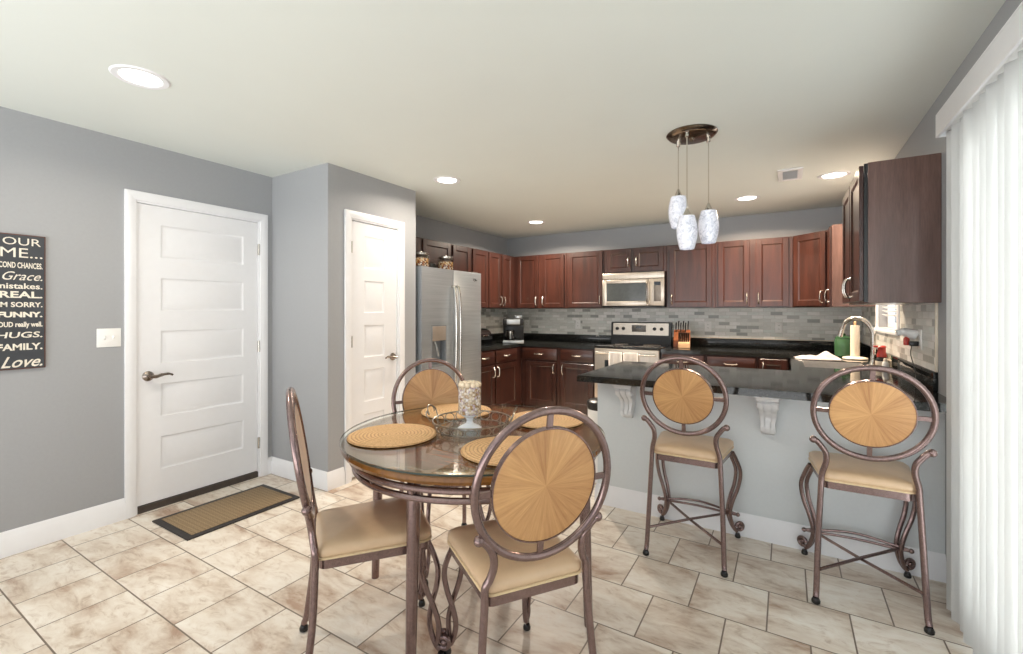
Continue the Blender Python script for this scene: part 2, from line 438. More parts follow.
def obj(name, bm, mat, parent=None, loc=(0, 0, 0), rot=(0, 0, 0), angle=35):
    bmesh.ops.recalc_face_normals(bm, faces=bm.faces)
    me = bpy.data.meshes.new(name); bm.to_mesh(me); bm.free()
    me.shade_smooth()
    try: me.set_sharp_from_angle(angle=math.radians(angle))
    except Exception: pass
    me.materials.append(M[mat] if isinstance(mat, str) else mat)
    o = bpy.data.objects.new(name, me); COL.objects.link(o)
    o.location = loc; o.rotation_euler = rot
    if parent is not None: o.parent = parent
    return o

def tag(o, label, cat, group=None):
    o['label'] = label; o['category'] = cat
    if group: o['group'] = group
    return o

def thing(name, label, cat, loc=(0, 0, 0), rz=0.0, group=None):
    o = bpy.data.objects.new(name, None); COL.objects.link(o)
    o.empty_display_size = 0.1
    o.location = loc; o.rotation_euler = (0, 0, math.radians(rz))
    return tag(o, label, cat, group)

def struct(name, bm, mat, parent=None, **kw):
    o = obj(name, bm, mat, parent, **kw)
    if parent is None: o['kind'] = 'structure'
    return o

def copy_tree(o, parent=None):
    c = o.copy(); COL.objects.link(c)
    if parent is not None: c.parent = parent
    for ch in list(o.children): copy_tree(ch, c)
    return c

# ------------------------------------------------------------------ room shell
LW, RW, BW, FY, CH = -3.635, 0.67, 5.88, -1.3, 2.44
PX, PY0, PY1 = -2.922, 2.185, 3.12
struct('floor', box(BM(), LW-0.1, RW+0.12, FY, BW+0.1, -0.08, 0), 'floor')
struct('ceiling', box(BM(), LW-0.1, RW+0.12, FY, BW+0.1, CH, CH+0.08), 'ceiling')
DY0, DY1, DZ = 1.262, 2.082, 2.06          # entry door opening
b = BM()
box(b, LW-0.1, LW, FY, DY0, 0, CH); box(b, LW-0.1, LW, DY1, BW, 0, CH); box(b, LW-0.1, LW, DY0, DY1, DZ, CH)
struct('wall_left', b, 'wall')
struct('wall_back', box(BM(), LW-0.1, RW+0.12, BW, BW+0.1, 0, CH), 'wall')
QY0, QY1, QZ = 2.39, 2.908, 2.065           # pantry door opening
b = BM()
box(b, LW, PX, PY0, PY0+0.1, 0, CH); box(b, LW, PX, PY1-0.1, PY1, 0, CH)
box(b, PX-0.1, PX, PY0+0.1, QY0, 0, CH); box(b, PX-0.1, PX, QY1, PY1-0.1, 0, CH); box(b, PX-0.1, PX, QY0, QY1, QZ, CH)
struct('wall_pantry', b, 'wall')
# right wall: patio opening and window over the sink
GY0, GY1, GZ = 0.55, 2.62, 2.06
WY0, WY1, WZ0, WZ1 = 4.10, 4.92, 1.20, 2.06
b = BM(); x0, x1 = RW, RW+0.12
box(b, x0, x1, FY, GY0, 0, CH); box(b, x0, x1, GY0, GY1, GZ, CH); box(b, x0, x1, GY1, WY0, 0, CH)
box(b, x0, x1, WY0, WY1, 0, WZ0); box(b, x0, x1, WY0, WY1, WZ1, CH); box(b, x0, x1, WY1, BW, 0, CH)
struct('wall_right', b, 'wall')
# half wall of the peninsula
HX0, HY0, HY1 = -1.127, 3.02, 3.13
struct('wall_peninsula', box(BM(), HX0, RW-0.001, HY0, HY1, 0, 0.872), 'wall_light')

def base_prof(h=0.135, t=0.016):
    return [(0, 0), (t, 0), (t, h-0.035), (t-0.004, h-0.028), (t-0.006, h-0.012), (0.004, h), (0, h)]
def baseboard(name, runs):
    b = BM()
    for kind, fixed, a0, a1, sgn in runs:
        pr = base_prof()
        if kind == 'x': prism(b, [(fixed+sgn*p, z) for p, z in pr], a0, a1, 'y' if False else 'x') if False else None
        if kind == 'alongY':
            t = bmesh.new(); n = len(pr)
            lo = [t.verts.new((fixed+sgn*p, a0, z)) for p, z in pr]; hi = [t.verts.new((fixed+sgn*p, a1, z)) for p, z in pr]
        else:
            t = bmesh.new(); n = len(pr)
            lo = [t.verts.new((a0, fixed+sgn*p, z)) for p, z in pr]; hi = [t.verts.new((a1, fixed+sgn*p, z)) for p, z in pr]
        t.faces.new(lo); t.faces.new(list(reversed(hi)))
        for i in range(n): t.faces.new((lo[i], hi[i], hi[(i+1) % n], lo[(i+1) % n]))
        merge(b, t)
    return struct(name, b, 'white')
baseboard('baseboard_left', [('alongY', LW, FY, DY0-0.052, 1), ('alongY', LW, DY1+0.06, PY0, 1)])
baseboard('baseboard_pantry', [('alongX', PY0, LW+0.016, PX, -1), ('alongY', PX, PY0-0.016, QY0-0.067, 1), ('alongY', PX, QY1+0.07, PY1, 1)])
baseboard('baseboard_peninsula', [('alongX', HY0, HX0, RW, -1), ('alongY', HX0, HY0-0.016, HY1, -1)])

# ------------------------------------------------------------------ doors (local frame: x right, front at -y, z up)
def casing(W, H, wid=0.058, t=0.018):
    b = BM()
    prof = [(0, 0), (0, -t*0.55), (wid*0.3, -t*0.75), (wid*0.75, -t), (wid, -t*0.8), (wid, 0)]
    for s, x in ((-1, 0), (1, W)):
        t2 = bmesh.new(); n = len(prof)
        lo = [t2.verts.new((x+s*p, y, 0)) for p, y in prof]; hi = [t2.verts.new((x+s*p, y, H+p)) for p, y in prof]
        t2.faces.new(lo); t2.faces.new(hi)
        for i in range(n): t2.faces.new((lo[i], hi[i], hi[(i+1) % n], lo[(i+1) % n]))
        merge(b, t2)
    t2 = bmesh.new(); n = len(prof)
    lo = [t2.verts.new((-p, y, H+p)) for p, y in prof]; hi = [t2.verts.new((W+p, y, H+p)) for p, y in prof]
    t2.faces.new(lo); t2.faces.new(hi)
    for i in range(n): t2.faces.new((lo[i], hi[i], hi[(i+1) % n], lo[(i+1) % n]))
    merge(b, t2)
    return b

def panel_door(bm, w, h, t, panels, y0=0.0):
    """a slab with raised rectangular panels set in shallow moulded recesses"""
    xs = sorted({0.0, w, panels[0][0], panels[0][1]}); zs = [0.0]
    for p in sorted(panels, key=lambda q: q[2]): zs += [p[2], p[3]]
    zs.append(h)
    px0, px1 = panels[0][0], panels[0][1]
    def quad(a, b_, c, d): bm.faces.new([bm.verts.new(v) for v in (a, b_, c, d)])
    for xa, xb in ((0, px0), (px1, w)): quad((xa, y0, 0), (xb, y0, 0), (xb, y0, h), (xa, y0, h))
    for i in range(0, len(zs), 2): quad((px0, y0, zs[i]), (px1, y0, zs[i]), (px1, y0, zs[i+1]), (px0, y0, zs[i+1]))
    for a, c, z0, z1 in panels:
        steps = [(0, 0), (0.008, 0.006), (0.014, 0.007), (0.038, 0.001)]
        rings = [[(a+s, y0+d, z0+s), (c-s, y0+d, z0+s), (c-s, y0+d, z1-s), (a+s, y0+d, z1-s)] for s, d in steps]
        for r0, r1 in zip(rings, rings[1:]):
            for k in range(4): quad(r0[k], r0[(k+1) % 4], r1[(k+1) % 4], r1[k])
        quad(*rings[-1])
    yb = y0+t
    quad((0, yb, 0), (0, yb, h), (w, yb, h), (w, yb, 0))
    quad((0, y0, 0), (0, y0, h), (0, yb, h), (0, yb, 0)); quad((w, y0, 0), (w, yb, 0), (w, yb, h), (w, y0, h))
    quad((0, y0, h), (w, y0, h), (w, yb, h), (0, yb, h)); quad((0, y0, 0), (0, yb, 0), (w, yb, 0), (w, y0, 0))
    bmesh.ops.remove_doubles(bm, verts=bm.verts, dist=1e-5)
    return bm

def lever(parent, x, z, y, sgn, col='lever'):
    b = BM(); lathe(b, [(0.033, 0), (0.033, 0.008), (0.022, 0.018), (0.013, 0.022), (0.013, 0.05)], 24, (x, y, z), 'y')
    tube(b, smooth_path([(x, y-0.05, z), (x+sgn*0.03, y-0.056, z-0.002), (x+sgn*0.06, y-0.054, z+0.006), (x+sgn*0.1, y-0.05, z+0.008), (x+sgn*0.125, y-0.048, z-0.002)], 5),
         [0.012]*6+[0.011]*5+[0.009]*5+[0.007]*5, 10)
    o = obj('door_handle', b, col, parent); o['label'] = 'brushed metal lever handle'; return o

def hinge(parent, x, z, y):
    b = BM(); cyl(b, (x, y, z-0.045), 0.007, 0.09, 'z', 10, 0.001); box(b, x-0.008, x+0.008, y, y+0.006, z-0.043, z+0.043)
    return obj('hinge', b, 'nickel', parent)

def room_door(name, label, loc, rz, W, H, slab_z0, px, pan, lev, hx, hz):
    root = bpy.data.objects.new(name, None); COL.objects.link(root)
    root.location = loc; root.rotation_euler = (0, 0, math.radians(rz)); root['kind'] = 'structure'; root['label'] = label; root['category'] = 'door'
    obj('door_frame', casing(W, H), 'white', root)
    j = BM(); box(j, 0, 0.012, 0, 0.09, 0, H); box(j, W-0.012, W, 0, 0.09, 0, H); box(j, 0.012, W-0.012, 0, 0.09, H-0.012, H)
    obj('door_jamb', j, 'white', root)
    g = 0.015; sw = W-2*g
    s = BM(); panel_door(s, sw, H-g-slab_z0, 0.04, [(px[0]-g, px[1]-g, a-slab_z0, c-slab_z0) for a, c in pan])
    slab = obj('door_panel', s, 'door_white', root, loc=(g, 0.012, slab_z0))
    lever(slab, lev[0]-g, lev[1]-slab_z0, 0, lev[2])
    for z in hz: hinge(root, hx, z, -0.002)
    th = BM(); box(th, 0.013, W-0.013, 0.002, 0.1, 0, slab_z0-0.006)
    if slab_z0 > 0.02: obj('threshold', th, 'threshold', root)
    return root

e_pan = [(1.92-0.36*i-0.222, 1.92-0.36*i) for i in range(5)]
room_door('door_1', 'white five panel entry door in the grey left wall', (LW, DY0, 0), 90, DY1-DY0, DZ, 0.05,
          (1.408-DY0, 1.958-DY0), e_pan, (1.335-DY0, 0.90, 1), 2.071-DY0+0.002, (1.83, 1.053, 0.276))
p_pan = [(1.945-0.362*i-0.262, 1.945-0.362*i) for i in range(5)]
room_door('door_2', 'narrow white five panel pantry door beside the refrigerator', (PX, QY0, 0), 90, QY1-QY0, QZ, 0.02,
          (2.535-QY0, 2.75-QY0), p_pan, (2.845-QY0, 0.94, -1), 0.008, (1.838, 1.093, 0.35))

# ------------------------------------------------------------------ patio door, window
d3 = bpy.data.objects.new('door_3', None); COL.objects.link(d3); d3['kind'] = 'structure'; d3['label'] = 'sliding glass patio door behind the vertical blinds'; d3['category'] = 'door'
b = BM()
for y0, y1, xo in ((GY0+0.03, (GY0+GY1)/2+0.03, 0.04), ((GY0+GY1)/2-0.03, GY1-0.03, 0.075)):
    X0, X1 = RW+xo, RW+xo+0.03
    box(b, X0, X1, y0, y0+0.07, 0.03, GZ-0.03, 0.004); box(b, X0, X1, y1-0.07, y1, 0.03, GZ-0.03, 0.004)
    box(b, X0, X1, y0+0.07, y1-0.07, 0.03, 0.13, 0.004); box(b, X0, X1, y0+0.07, y1-0.07, GZ-0.1, GZ-0.03, 0.004)
box(b, RW+0.005, RW+0.118, GY0, GY0+0.03, 0, GZ); box(b, RW+0.005, RW+0.118, GY1-0.03, GY1, 0, GZ)
box(b, RW+0.005, RW+0.118, GY0+0.03, GY1-0.03, GZ-0.03, GZ); box(b, RW+0.005, RW+0.118, GY0+0.03, GY1-0.03, 0, 0.03)
obj('door_frame', b, 'white', d3)
b = BM()
for y0, y1, xo in ((GY0+0.1, (GY0+GY1)/2-0.04, 0.052), ((GY0+GY1)/2+0.04, GY1-0.1, 0.087)):
    box(b, RW+xo, RW+xo+0.006, y0, y1, 0.13, GZ-0.1)
obj('door_glass', b, 'window_glass', d3)

w1 = bpy.data.objects.new('window_1', None); COL.objects.link(w1); w1['kind'] = 'structure'; w1['label'] = 'small window over the sink with a white slatted blind'; w1['category'] = 'window'
b = BM()
box(b, RW-0.014, RW, WY0-0.06, WY0, WZ0-0.02, WZ1+0.06, 0.003); box(b, RW-0.014, RW, WY1, WY1+0.06, WZ0-0.02, WZ1+0.06, 0.003)
box(b, RW-0.014, RW, WY0, WY1, WZ1, WZ1+0.06, 0.003); box(b, RW-0.03, RW+0.12, WY0-0.07, WY1+0.07, WZ0-0.03, WZ0, 0.004) if False else None
obj('window_frame', b, 'white', w1)
b = BM(); box(b, RW-0.03, RW+0.0, WY0-0.07, WY1+0.07, WZ0-0.035, WZ0-0.008, 0.004)
obj('window_sill', b, 'white', w1)
b = BM()
for y0, y1, z0, z1 in ((WY0, WY0+0.04, WZ0, WZ1), (WY1-0.04, WY1, WZ0, WZ1), (WY0+0.04, WY1-0.04, WZ0, WZ0+0.04), (WY0+0.04, WY1-0.04, WZ1-0.04, WZ1), (WY0+0.04, WY1-0.04, 1.61, 1.65)):
    box(b, RW+0.06, RW+0.1, y0, y1, z0, z1, 0.003)
obj('window_sash', b, 'white', w1)
b = BM(); box(b, RW+0.078, RW+0.082, WY0+0.04, WY1-0.04, WZ0+0.04, WZ1-0.04); obj('window_glass', b, 'window_glass', w1)
b = BM()
z = WZ0+0.1
while z < WZ1-0.03:
    t = bmesh.new(); bmesh.ops.create_cube(t, size=1)
    merge(b, t, Matrix.Translation((RW+0.035, (WY0+WY1)/2, z)) @ Matrix.Rotation(0.5, 4, 'Y') @ Matrix.Diagonal((0.03, WY1-WY0-0.02, 0.002, 1)))
    z += 0.032
box(b, RW+0.015, RW+0.05, WY0+0.006, WY1-0.006, WZ1-0.035, WZ1-0.002)
bl = obj('window_blind', b, 'slat'); tag(bl, 'white horizontal slat blind hanging in the window over the sink', 'window blind')

# backsplash tile
BZ0, BZ1 = 1.0165, 1.3755
struct('wall_tile_back', box(BM(), LW+0.001, RW-0.001, BW-0.008, BW, BZ0, BZ1), 'mosaic_x')
struct('wall_tile_left', box(BM(), LW, LW+0.008, 4.16, BW-0.008, BZ0, BZ1), 'mosaic_y')
b = BM()
box(b, RW-0.008, RW, 3.155, WY0-0.075, BZ0, BZ1); box(b, RW-0.008, RW, WY0-0.075, WY1+0.075, BZ0, WZ0-0.037); box(b, RW-0.008, RW, WY1+0.075, BW-0.008, BZ0, BZ1)
struct('wall_tile_right', b, 'mosaic_y')
struct('trim_2', box(BM(), -1.2, RW-0.013, BW-0.0125, BW-0.0082, 1.0165, 1.0255, 0.001), 'cream')
struct('trim_1', box(BM(), RW-0.012, RW, 3.14, 3.155, 1.0165, BZ1, 0.003), 'cream')

# ------------------------------------------------------------------ cabinets
def shaker(bm, x0, x1, z0, z1, yf=-0.02, t=0.02, rail=0.055):
    r = min(rail, (z1-z0)*0.3)
    box(bm, x0, x0+rail, yf, yf+t, z0, z1, 0.002, 1); box(bm, x1-rail, x1, yf, yf+t, z0, z1, 0.002, 1)
    box(bm, x0+rail, x1-rail, yf, yf+t, z0, z0+r, 0.002, 1); box(bm, x0+rail, x1-rail, yf, yf+t, z1-r, z1, 0.002, 1)
    # sloped inner moulding and flat centre panel
    a, c, e, g = x0+rail, x1-rail, z0+r, z1-r
    s = 0.01; y1, y2 = yf+0.001, yf+0.009
    o = [(a, y1, e), (c, y1, e), (c, y1, g), (a, y1, g)]; i = [(a+s, y2, e+s), (c-s, y2, e+s), (c-s, y2, g-s), (a+s, y2, g-s)]
    for k in range(4): bm.faces.new([bm.verts.new(v) for v in (o[k], o[(k+1) % 4], i[(k+1) % 4], i[k])])
    bm.faces.new([bm.verts.new(v) for v in i])
    return bm

def pull(bm, x, z, yf, vertical=True, L=0.112):
    h = L/2
    P = [(-h, 0), (-h*0.93, -0.016), (-h*0.5, -0.027), (0, -0.03), (h*0.5, -0.027), (h*0.93, -0.016), (h, 0)]
    f = (lambda a, d: (x, yf+d, z+a)) if vertical else (lambda a, d: (x+a, yf+d, z))
    tube(bm, smooth_path([f(a, d) for a, d in P], 4), 0.0066, 8)
    for s in (-1, 1):
        c = f(s*h, 0); ball(bm, c, 0.009, 8)
    return bm

def cab_door(root, x0, x1, z0, z1, hx=None, hz=None, gap=0.0, vert=True, name='door'):
    d = obj(name, shaker(BM(), x0, x1, z0, z1, -0.02-gap), 'cabinet' if name == 'door' else 'cabinet_h', root)
    if hx is not None:
        h = obj('handle', pull(BM(), hx, hz, -0.02-gap, vert), 'nickel', d)
    return d

def slab_drawer(root, x0, x1, z0, z1):
    b = BM(); box(b, x0, x1, -0.02, 0, z0, z1, 0.004)
    d = obj('drawer', b, 'cabinet_h', root)
    obj('handle', pull(BM(), (x0+x1)/2, (z0+z1)/2, -0.02, False), 'nickel', d)
    return d

def wall_cab(label, loc, rz, W, doors, z0=1.376, z1=2.115, D=0.318, gap=0.0, hz=None, side='cabinet'):
    r = thing('wall_cabinet', label, 'cabinet', (loc[0], loc[1], z0), rz)
    H = z1-z0
    obj('cabinet_body', box(BM(), 0.0005, W-0.0005, 0.0, D, 0, H, 0.002, 1), side, r)
    for x0, x1, hx in doors:
        cab_door(r, x0, x1, 0.012, H-0.012, hx, (hz if hz else 0.1), gap)
    return r

YF, XF = 5.55, -3.31
DB = BW-YF-0.001
def bx(x): return x
# back wall uppers
X0 = XF+0.002
wall_cab('two-door cherry wall cabinet over the coffee maker', (X0, YF), 0, -2.505-X0, [(-3.262-X0, -2.925-X0, -2.945-X0-0.005), (-2.868-X0, -2.535-X0, -2.845-X0)], D=DB)
wall_cab('single-door cherry wall cabinet immediately left of the microwave', (-2.505, YF), 0, 0.526, [(0.035, 0.501, 0.475)], D=DB)
wall_cab('short two-door cherry cabinet right above the microwave', (-1.979, YF), 0, 0.764, [(0.033, 0.342, 0.315), (0.389, 0.73, 0.416)], z0=1.812, D=DB, hz=0.13)
wall_cab('single-door wood wall cabinet immediately right of the microwave', (-1.215, YF), 0, 0.53, [(0.04, 0.497, 0.065)], D=DB)
wall_cab('two-door reddish wall cabinet above the knife block outlet, before the diagonal corner', (-0.685, YF), 0, 0.742, [(0.032, 0.343, 0.318), (0.404, 0.705, 0.429)], D=DB)
# left wall uppers
DL = XF-LW-0.001
wall_cab('short wood cabinet above the refrigerator with two glass jars before it', (XF, 3.125), 90, 1.0, [(0.03, 0.472, 0.447), (0.506, 0.968, 0.53)], z0=1.83, D=DL, hz=0.06)
wall_cab('cherry wall cabinet just past the refrigerator, its lower half hidden', (XF, 4.127), 90, 0.74, [(0.01, 0.342, 0.317), (0.40, 0.733, 0.425)], D=DL)
wall_cab('cherry wall cabinet with paired handles on the left wall, in the corner', (XF, 4.87), 90, 0.678, [(0.007, 0.3, 0.277), (0.333, 0.59, 0.356)], D=DL)
c = BM(); box(c, LW+0.001, XF, 5.55, BW-0.001, 1.376, 2.115)
tag(obj('corner_filler', c, 'cabinet'), 'narrow wood filler closing the left corner of the upper cabinets', 'cabinet filler')
# diagonal corner cabinet
ax, ay = 0.0585, 5.55; cx_, cy_ = 0.352, 5.285
r = thing('corner_cabinet', 'diagonal cherry corner cabinet catching warm light above the sink corner', 'cabinet', (ax, ay, 1.376), math.degrees(math.atan2(cy_-ay, cx_-ax)))
Ld = math.hypot(cx_-ax, cy_-ay); an = math.atan2(cy_-ay, cx_-ax)
def loc2(px, py):
    dx, dy = px-ax, py-ay
    return (dx*math.cos(-an)-dy*math.sin(-an), dx*math.sin(-an)+dy*math.cos(-an))
poly = [loc2(*p) for p in ((ax, ay), (cx_, cy_), (RW-0.001, cy_), (RW-0.001, BW-0.001), (ax, BW-0.001))]
obj('cabinet_body', prism(BM(), poly, 0, 0.739), 'cabinet', r)
cab_door(r, 0.02, Ld-0.03, 0.012, 0.727, Ld-0.06, 0.1)
# right wall uppers (local x runs towards the camera)
wall_cab('slim wall cabinet between diagonal corner cabinet and window, pinkish lit side', (0.352, 5.284), -90, 0.29, [(0.035, 0.27, 0.22)], D=RW-0.352-0.001, side='cabinet_glare')
r = wall_cab('large grey-brown wall cabinet beside the vertical blinds, doors edge-on', (0.375, 3.955), -90, 0.875, [(0.02, 0.425, 0.395), (0.45, 0.868, 0.478)], z1=2.132, D=RW-0.375-0.001, gap=0.018, side='cabinet_glare')
for z in (0.09, 0.66):
    b = BM(); box(b, 0.835, 0.86, -0.019, 0.001, z-0.022, z+0.022, 0.002); cyl(b, (0.862, -0.012, z-0.025), 0.005, 0.05, 'z', 8)
    obj('hinge', b, 'nickel', r)
b = BM(); box(b, 0.865, 0.8735, -0.0175, -0.0005, 0.004, 0.752); obj('gap_shade_strip', b, 'black', r)  # black strip standing in for the shade in the door gap

def base_cab(label, loc, rz, W, D, fronts, H=0.872):
    r = thing('base_cabinet', label, 'cabinet', (loc[0], loc[1], 0), rz)
    b = BM(); box(b, 0.0005, W-0.0005, 0, D, 0.1, H, 0.002, 1); box(b, 0.0005, W-0.0005, 0.06, D, 0, 0.1)
    obj('cabinet_body', b, 'cabinet', r)
    for f in fronts:
        if f[0] == 'drawer': slab_drawer(r, *f[1:5])
        else: cab_door(r, f[1], f[2], f[3], f[4], f[5], f[6])
    return r
DZ0, DZ1, RZ0, RZ1 = 0.13, 0.685, 0.712, 0.855
XB, YB = -3.025, 5.245
base_cab('cherry base cabinet beside the refrigerator under the bread box', (XB, 4.15), 90, 0.44, XB-LW-0.002, [('drawer', 0.02, 0.42, RZ0, RZ1), ('door', 0.02, 0.42, DZ0, DZ1, 0.39, 0.6)])
base_cab('cherry base cabinet under the coffee maker on the left wall', (XB, 4.591), 90, 0.653, XB-LW-0.002, [('drawer', 0.015, 0.515, RZ0, RZ1), ('door', 0.015, 0.515, DZ0, DZ1, 0.045, 0.6)])
base_cab('cherry base cabinet in the corner right of the coffee maker', (XB, YB), 0, 0.567, BW-YB-0.002, [('drawer', 0.01, 0.53, RZ0, RZ1), ('door', 0.09, 0.52, DZ0, DZ1, 0.49, 0.6)])
base_cab('cherry base cabinet immediately left of the stainless range', (XB+0.568, YB), 0, 0.48, BW-YB-0.002, [('drawer', 0.015, 0.45, RZ0, RZ1), ('door', 0.015, 0.45, DZ0, DZ1, 0.045, 0.6)])
base_cab('cherry base cabinet right of the range under the knife block', (-1.212, YB), 0, 0.475, BW-YB-0.002, [('drawer', 0.02, 0.45, RZ0, RZ1), ('door', 0.02, 0.45, DZ0, DZ1, 0.05, 0.6)])
base_cab('cherry base cabinet with wide drawer, mid back wall right of the knife block', (-0.736, YB), 0, 0.485, BW-YB-0.002, [('drawer', 0.01, 0.465, RZ0, RZ1), ('door', 0.01, 0.465, DZ0, DZ1, 0.05, 0.6)])
base_cab('cherry base cabinet at the right end of the back run by the sink', (-0.25, YB), 0, 0.275, BW-YB-0.002, [('door', 0.015, 0.26, DZ0, 0.855, 0.05, 0.76)])
base_cab('wide two-door sink base cabinet under the window on the right wall', (0.05, YB-0.001), -90, 1.39, 0.06, [('door', 0.1, 0.7, DZ0, DZ1, 0.66, 0.6), ('door', 0.72, 1.32, DZ0, DZ1, 0.76, 0.6)])
base_cab('long base cabinet behind the half wall of the peninsula', (0.02, 3.72), 180, 1.02, 0.585, [('drawer', 0.02, 0.5, RZ0, RZ1), ('door', 0.02, 0.5, DZ0, DZ1, 0.46, 0.6), ('drawer', 0.52, 1.0, RZ0, RZ1), ('door', 0.52, 1.0, DZ0, DZ1, 0.56, 0.6)])

# ------------------------------------------------------------------ worktops
ZT0, ZT1, UP = 0.874, 0.914, 1.0155
def slab(bm, x0, x1, y0, y1): box(bm, x0, x1, y0, y1, ZT0, ZT1)
r = thing('worktop', 'black granite L-shaped worktop left of the range', 'worktop', (LW, 5.88, ZT0))
def wt(bm): bm.transform(Matrix.Translation((-LW, -5.88, -ZT0))); return bm
b = BM(); prism(b, [(LW+0.001, 4.15), (XB+0.02, 4.15), (XB+0.02, YB-0.02), (-1.982, YB-0.02), (-1.982, BW-0.001), (LW+0.001, BW-0.001)], ZT0, ZT1, 'z', 0.004)
obj('worktop_slab', wt(b), 'granite', r)
b = BM(); box(b, LW+0.001, LW+0.021, 4.15, BW-0.001, ZT1, UP, 0.003); box(b, LW+0.021, -1.982, BW-0.021, BW-0.001, ZT1, UP, 0.003)
obj('upstand', wt(b), 'granite', r)
r = thing('worktop', 'black granite worktop right of the range, round the sink and along the peninsula', 'worktop', (LW, 5.88, ZT0))
SX0, SX1, SY0, SY1 = 0.12, 0.52, 4.08, 4.70
xr = RW-0.001
b = BM()
pen = [(-1.175, 2.765), (xr, 2.765), (xr, 3.77), (0.03, 3.77), (-1.175, 3.77)]
outer = [(-1.165, 2.765), (xr, 2.765), (xr, BW-0.001), (-1.208, BW-0.001), (-1.208, YB-0.02), (0.03, YB-0.02), (0.03, 3.77), (-1.175, 3.77), (-1.175, 2.775)]
hole = [(SX0, SY0), (SX1, SY0), (SX1, SY1), (SX0, SY1)]
# built from strips round the sink cut-out so that the cut-out is open
def quadslab(bm, pts):
    prism(bm, pts, ZT0, ZT1)
t = bmesh.new()
xs = [-1.208, -1.175, 0.03, SX0, SX1, xr]; ys = [2.765, 3.77, SY0, SY1, YB-0.02, BW-0.001]
def inside(x, y):
    if SX0 < x < SX1 and SY0 < y < SY1: return False
    if y < 3.77: return x > -1.175
    if y > YB-0.02: return True
    return x > 0.03
vt = {}
def vv(i, j, z):
    if (i, j, z) not in vt: vt[(i, j, z)] = t.verts.new((xs[i], ys[j], z))
    return vt[(i, j, z)]
cells = {(i, j) for i in range(5) for j in range(5) if inside((xs[i]+xs[i+1])/2, (ys[j]+ys[j+1])/2)}
for i, j in cells:
    for z in (ZT0, ZT1): t.faces.new([vv(i, j, z), vv(i+1, j, z), vv(i+1, j+1, z), vv(i, j+1, z)])
    for di, dj, e in ((0, -1, ((0, 0), (1, 0))), (0, 1, ((0, 1), (1, 1))), (-1, 0, ((0, 0), (0, 1))), (1, 0, ((1, 0), (1, 1)))):
        if (i+di, j+dj) not in cells:
            a_, c_ = e
            t.faces.new([vv(i+a_[0], j+a_[1], ZT0), vv(i+c_[0], j+c_[1], ZT0), vv(i+c_[0], j+c_[1], ZT1), vv(i+a_[0], j+a_[1], ZT1)])
bmesh.ops.recalc_face_normals(t, faces=t.faces)
ed = [e for e in t.edges if len(e.link_faces) == 2 and e.link_faces[0].normal.dot(e.link_faces[1].normal) < 0.5 and max(v.co.z for v in e.verts) > ZT1-1e-4 and min(v.co.z for v in e.verts) > ZT1-1e-4]
bmesh.ops.bevel(t, geom=ed, offset=0.004, segments=2, affect='EDGES')
merge(b, t)
obj('worktop_slab', wt(b), 'granite', r)
b = BM(); box(b, -1.208, xr, BW-0.021, BW-0.001, ZT1, UP, 0.003); box(b, xr-0.02, xr, 3.14, BW-0.021, ZT1, UP, 0.003)
obj('upstand', wt(b), 'granite', r)

# sink
r = thing('kitchen_sink', 'stainless sink set in the black worktop under the window', 'sink', ((SX0+SX1)/2, (SY0+SY1)/2, 0.7))
hx, hy = (SX1-SX0)/2, (SY1-SY0)/2
b = BM(); zt = ZT0-0.7-0.0015
ringo = [(-hx, -hy), (hx, -hy), (hx, hy), (-hx, hy)]
t = bmesh.new()
L = []
for s, z in ((0.985, ZT1-0.7-0.007), (0.96, 0.04), (0.9, 0.012)):
    L.append([t.verts.new((x*s, y*s, z)) for x, y in ringo])
for a_, c_ in zip(L, L[1:]):
    for k in range(4): t.faces.new((a_[k], a_[(k+1) % 4], c_[(k+1) % 4], c_[k]))
t.faces.new(L[-1])
bmesh.ops.solidify(t, geom=t.faces, thickness=0.004)
merge(b, t); obj('basin', b, 'sinksteel', r)
b = BM(); lathe(b, [(0.0, 0.0165), (0.04, 0.0165), (0.045, 0.021), (0.03, 0.019), (0.0, 0.019)], 20); obj('drain', b, 'chrome', r)

# ------------------------------------------------------------------ tap and items round the sink
r = thing('kitchen_faucet', 'tall gooseneck kitchen tap arching over the sink', 'tap', (0.567, 4.40, ZT1+0.0015))
b = BM(); lathe(b, [(0.028, 0), (0.028, 0.008), (0.022, 0.02), (0.018, 0.05), (0.017, 0.09)], 20); obj('tap_base', b, 'nickel', r)
b = BM(); tube(b, smooth_path([(0, 0, 0.08), (0, 0, 0.2), (-0.005, 0.006, 0.27), (-0.045, 0.03, 0.345), (-0.105, 0.06, 0.365), (-0.16, 0.095, 0.335), (-0.185, 0.11, 0.27)], 6), [0.0155]*31+[0.014]*6, 12); obj('spout', b, 'nickel', r)
b = BM(); tube(b, [(-0.183, 0.109, 0.28), (-0.197, 0.117, 0.215)], [0.015, 0.018], 12); obj('spray_head', b, 'nickel', r)
b = BM(); tube(b, smooth_path([(0.0, -0.015, 0.06), (0.0, -0.05, 0.075), (0.0, -0.085, 0.1)], 4), 0.006, 8); obj('tap_lever', b, 'nickel', r)

r = thing('paper_towel_holder', 'cream paper towel roll upright on a round stand beside the sink', 'paper towel holder', (0.515, 4.97, ZT1+0.0015))
b = BM(); lathe(b, [(0.09, 0), (0.093, 0.006), (0.088, 0.014), (0.06, 0.02), (0.02, 0.024)], 32); obj('stand_base', b, 'cream', r)
b = BM(); lathe(b, [(0.012, 0.024), (0.034, 0.024), (0.034, 0.295), (0.012, 0.295)], 24); obj('paper_roll', b, 'cream', r)
b = BM(); tube(b, [(0, 0, 0.02), (0, 0, 0.315)], 0.008, 10); ball(b, (0, 0, 0.32), 0.012, 10); obj('stand_rod', b, 'wood_pale', r)

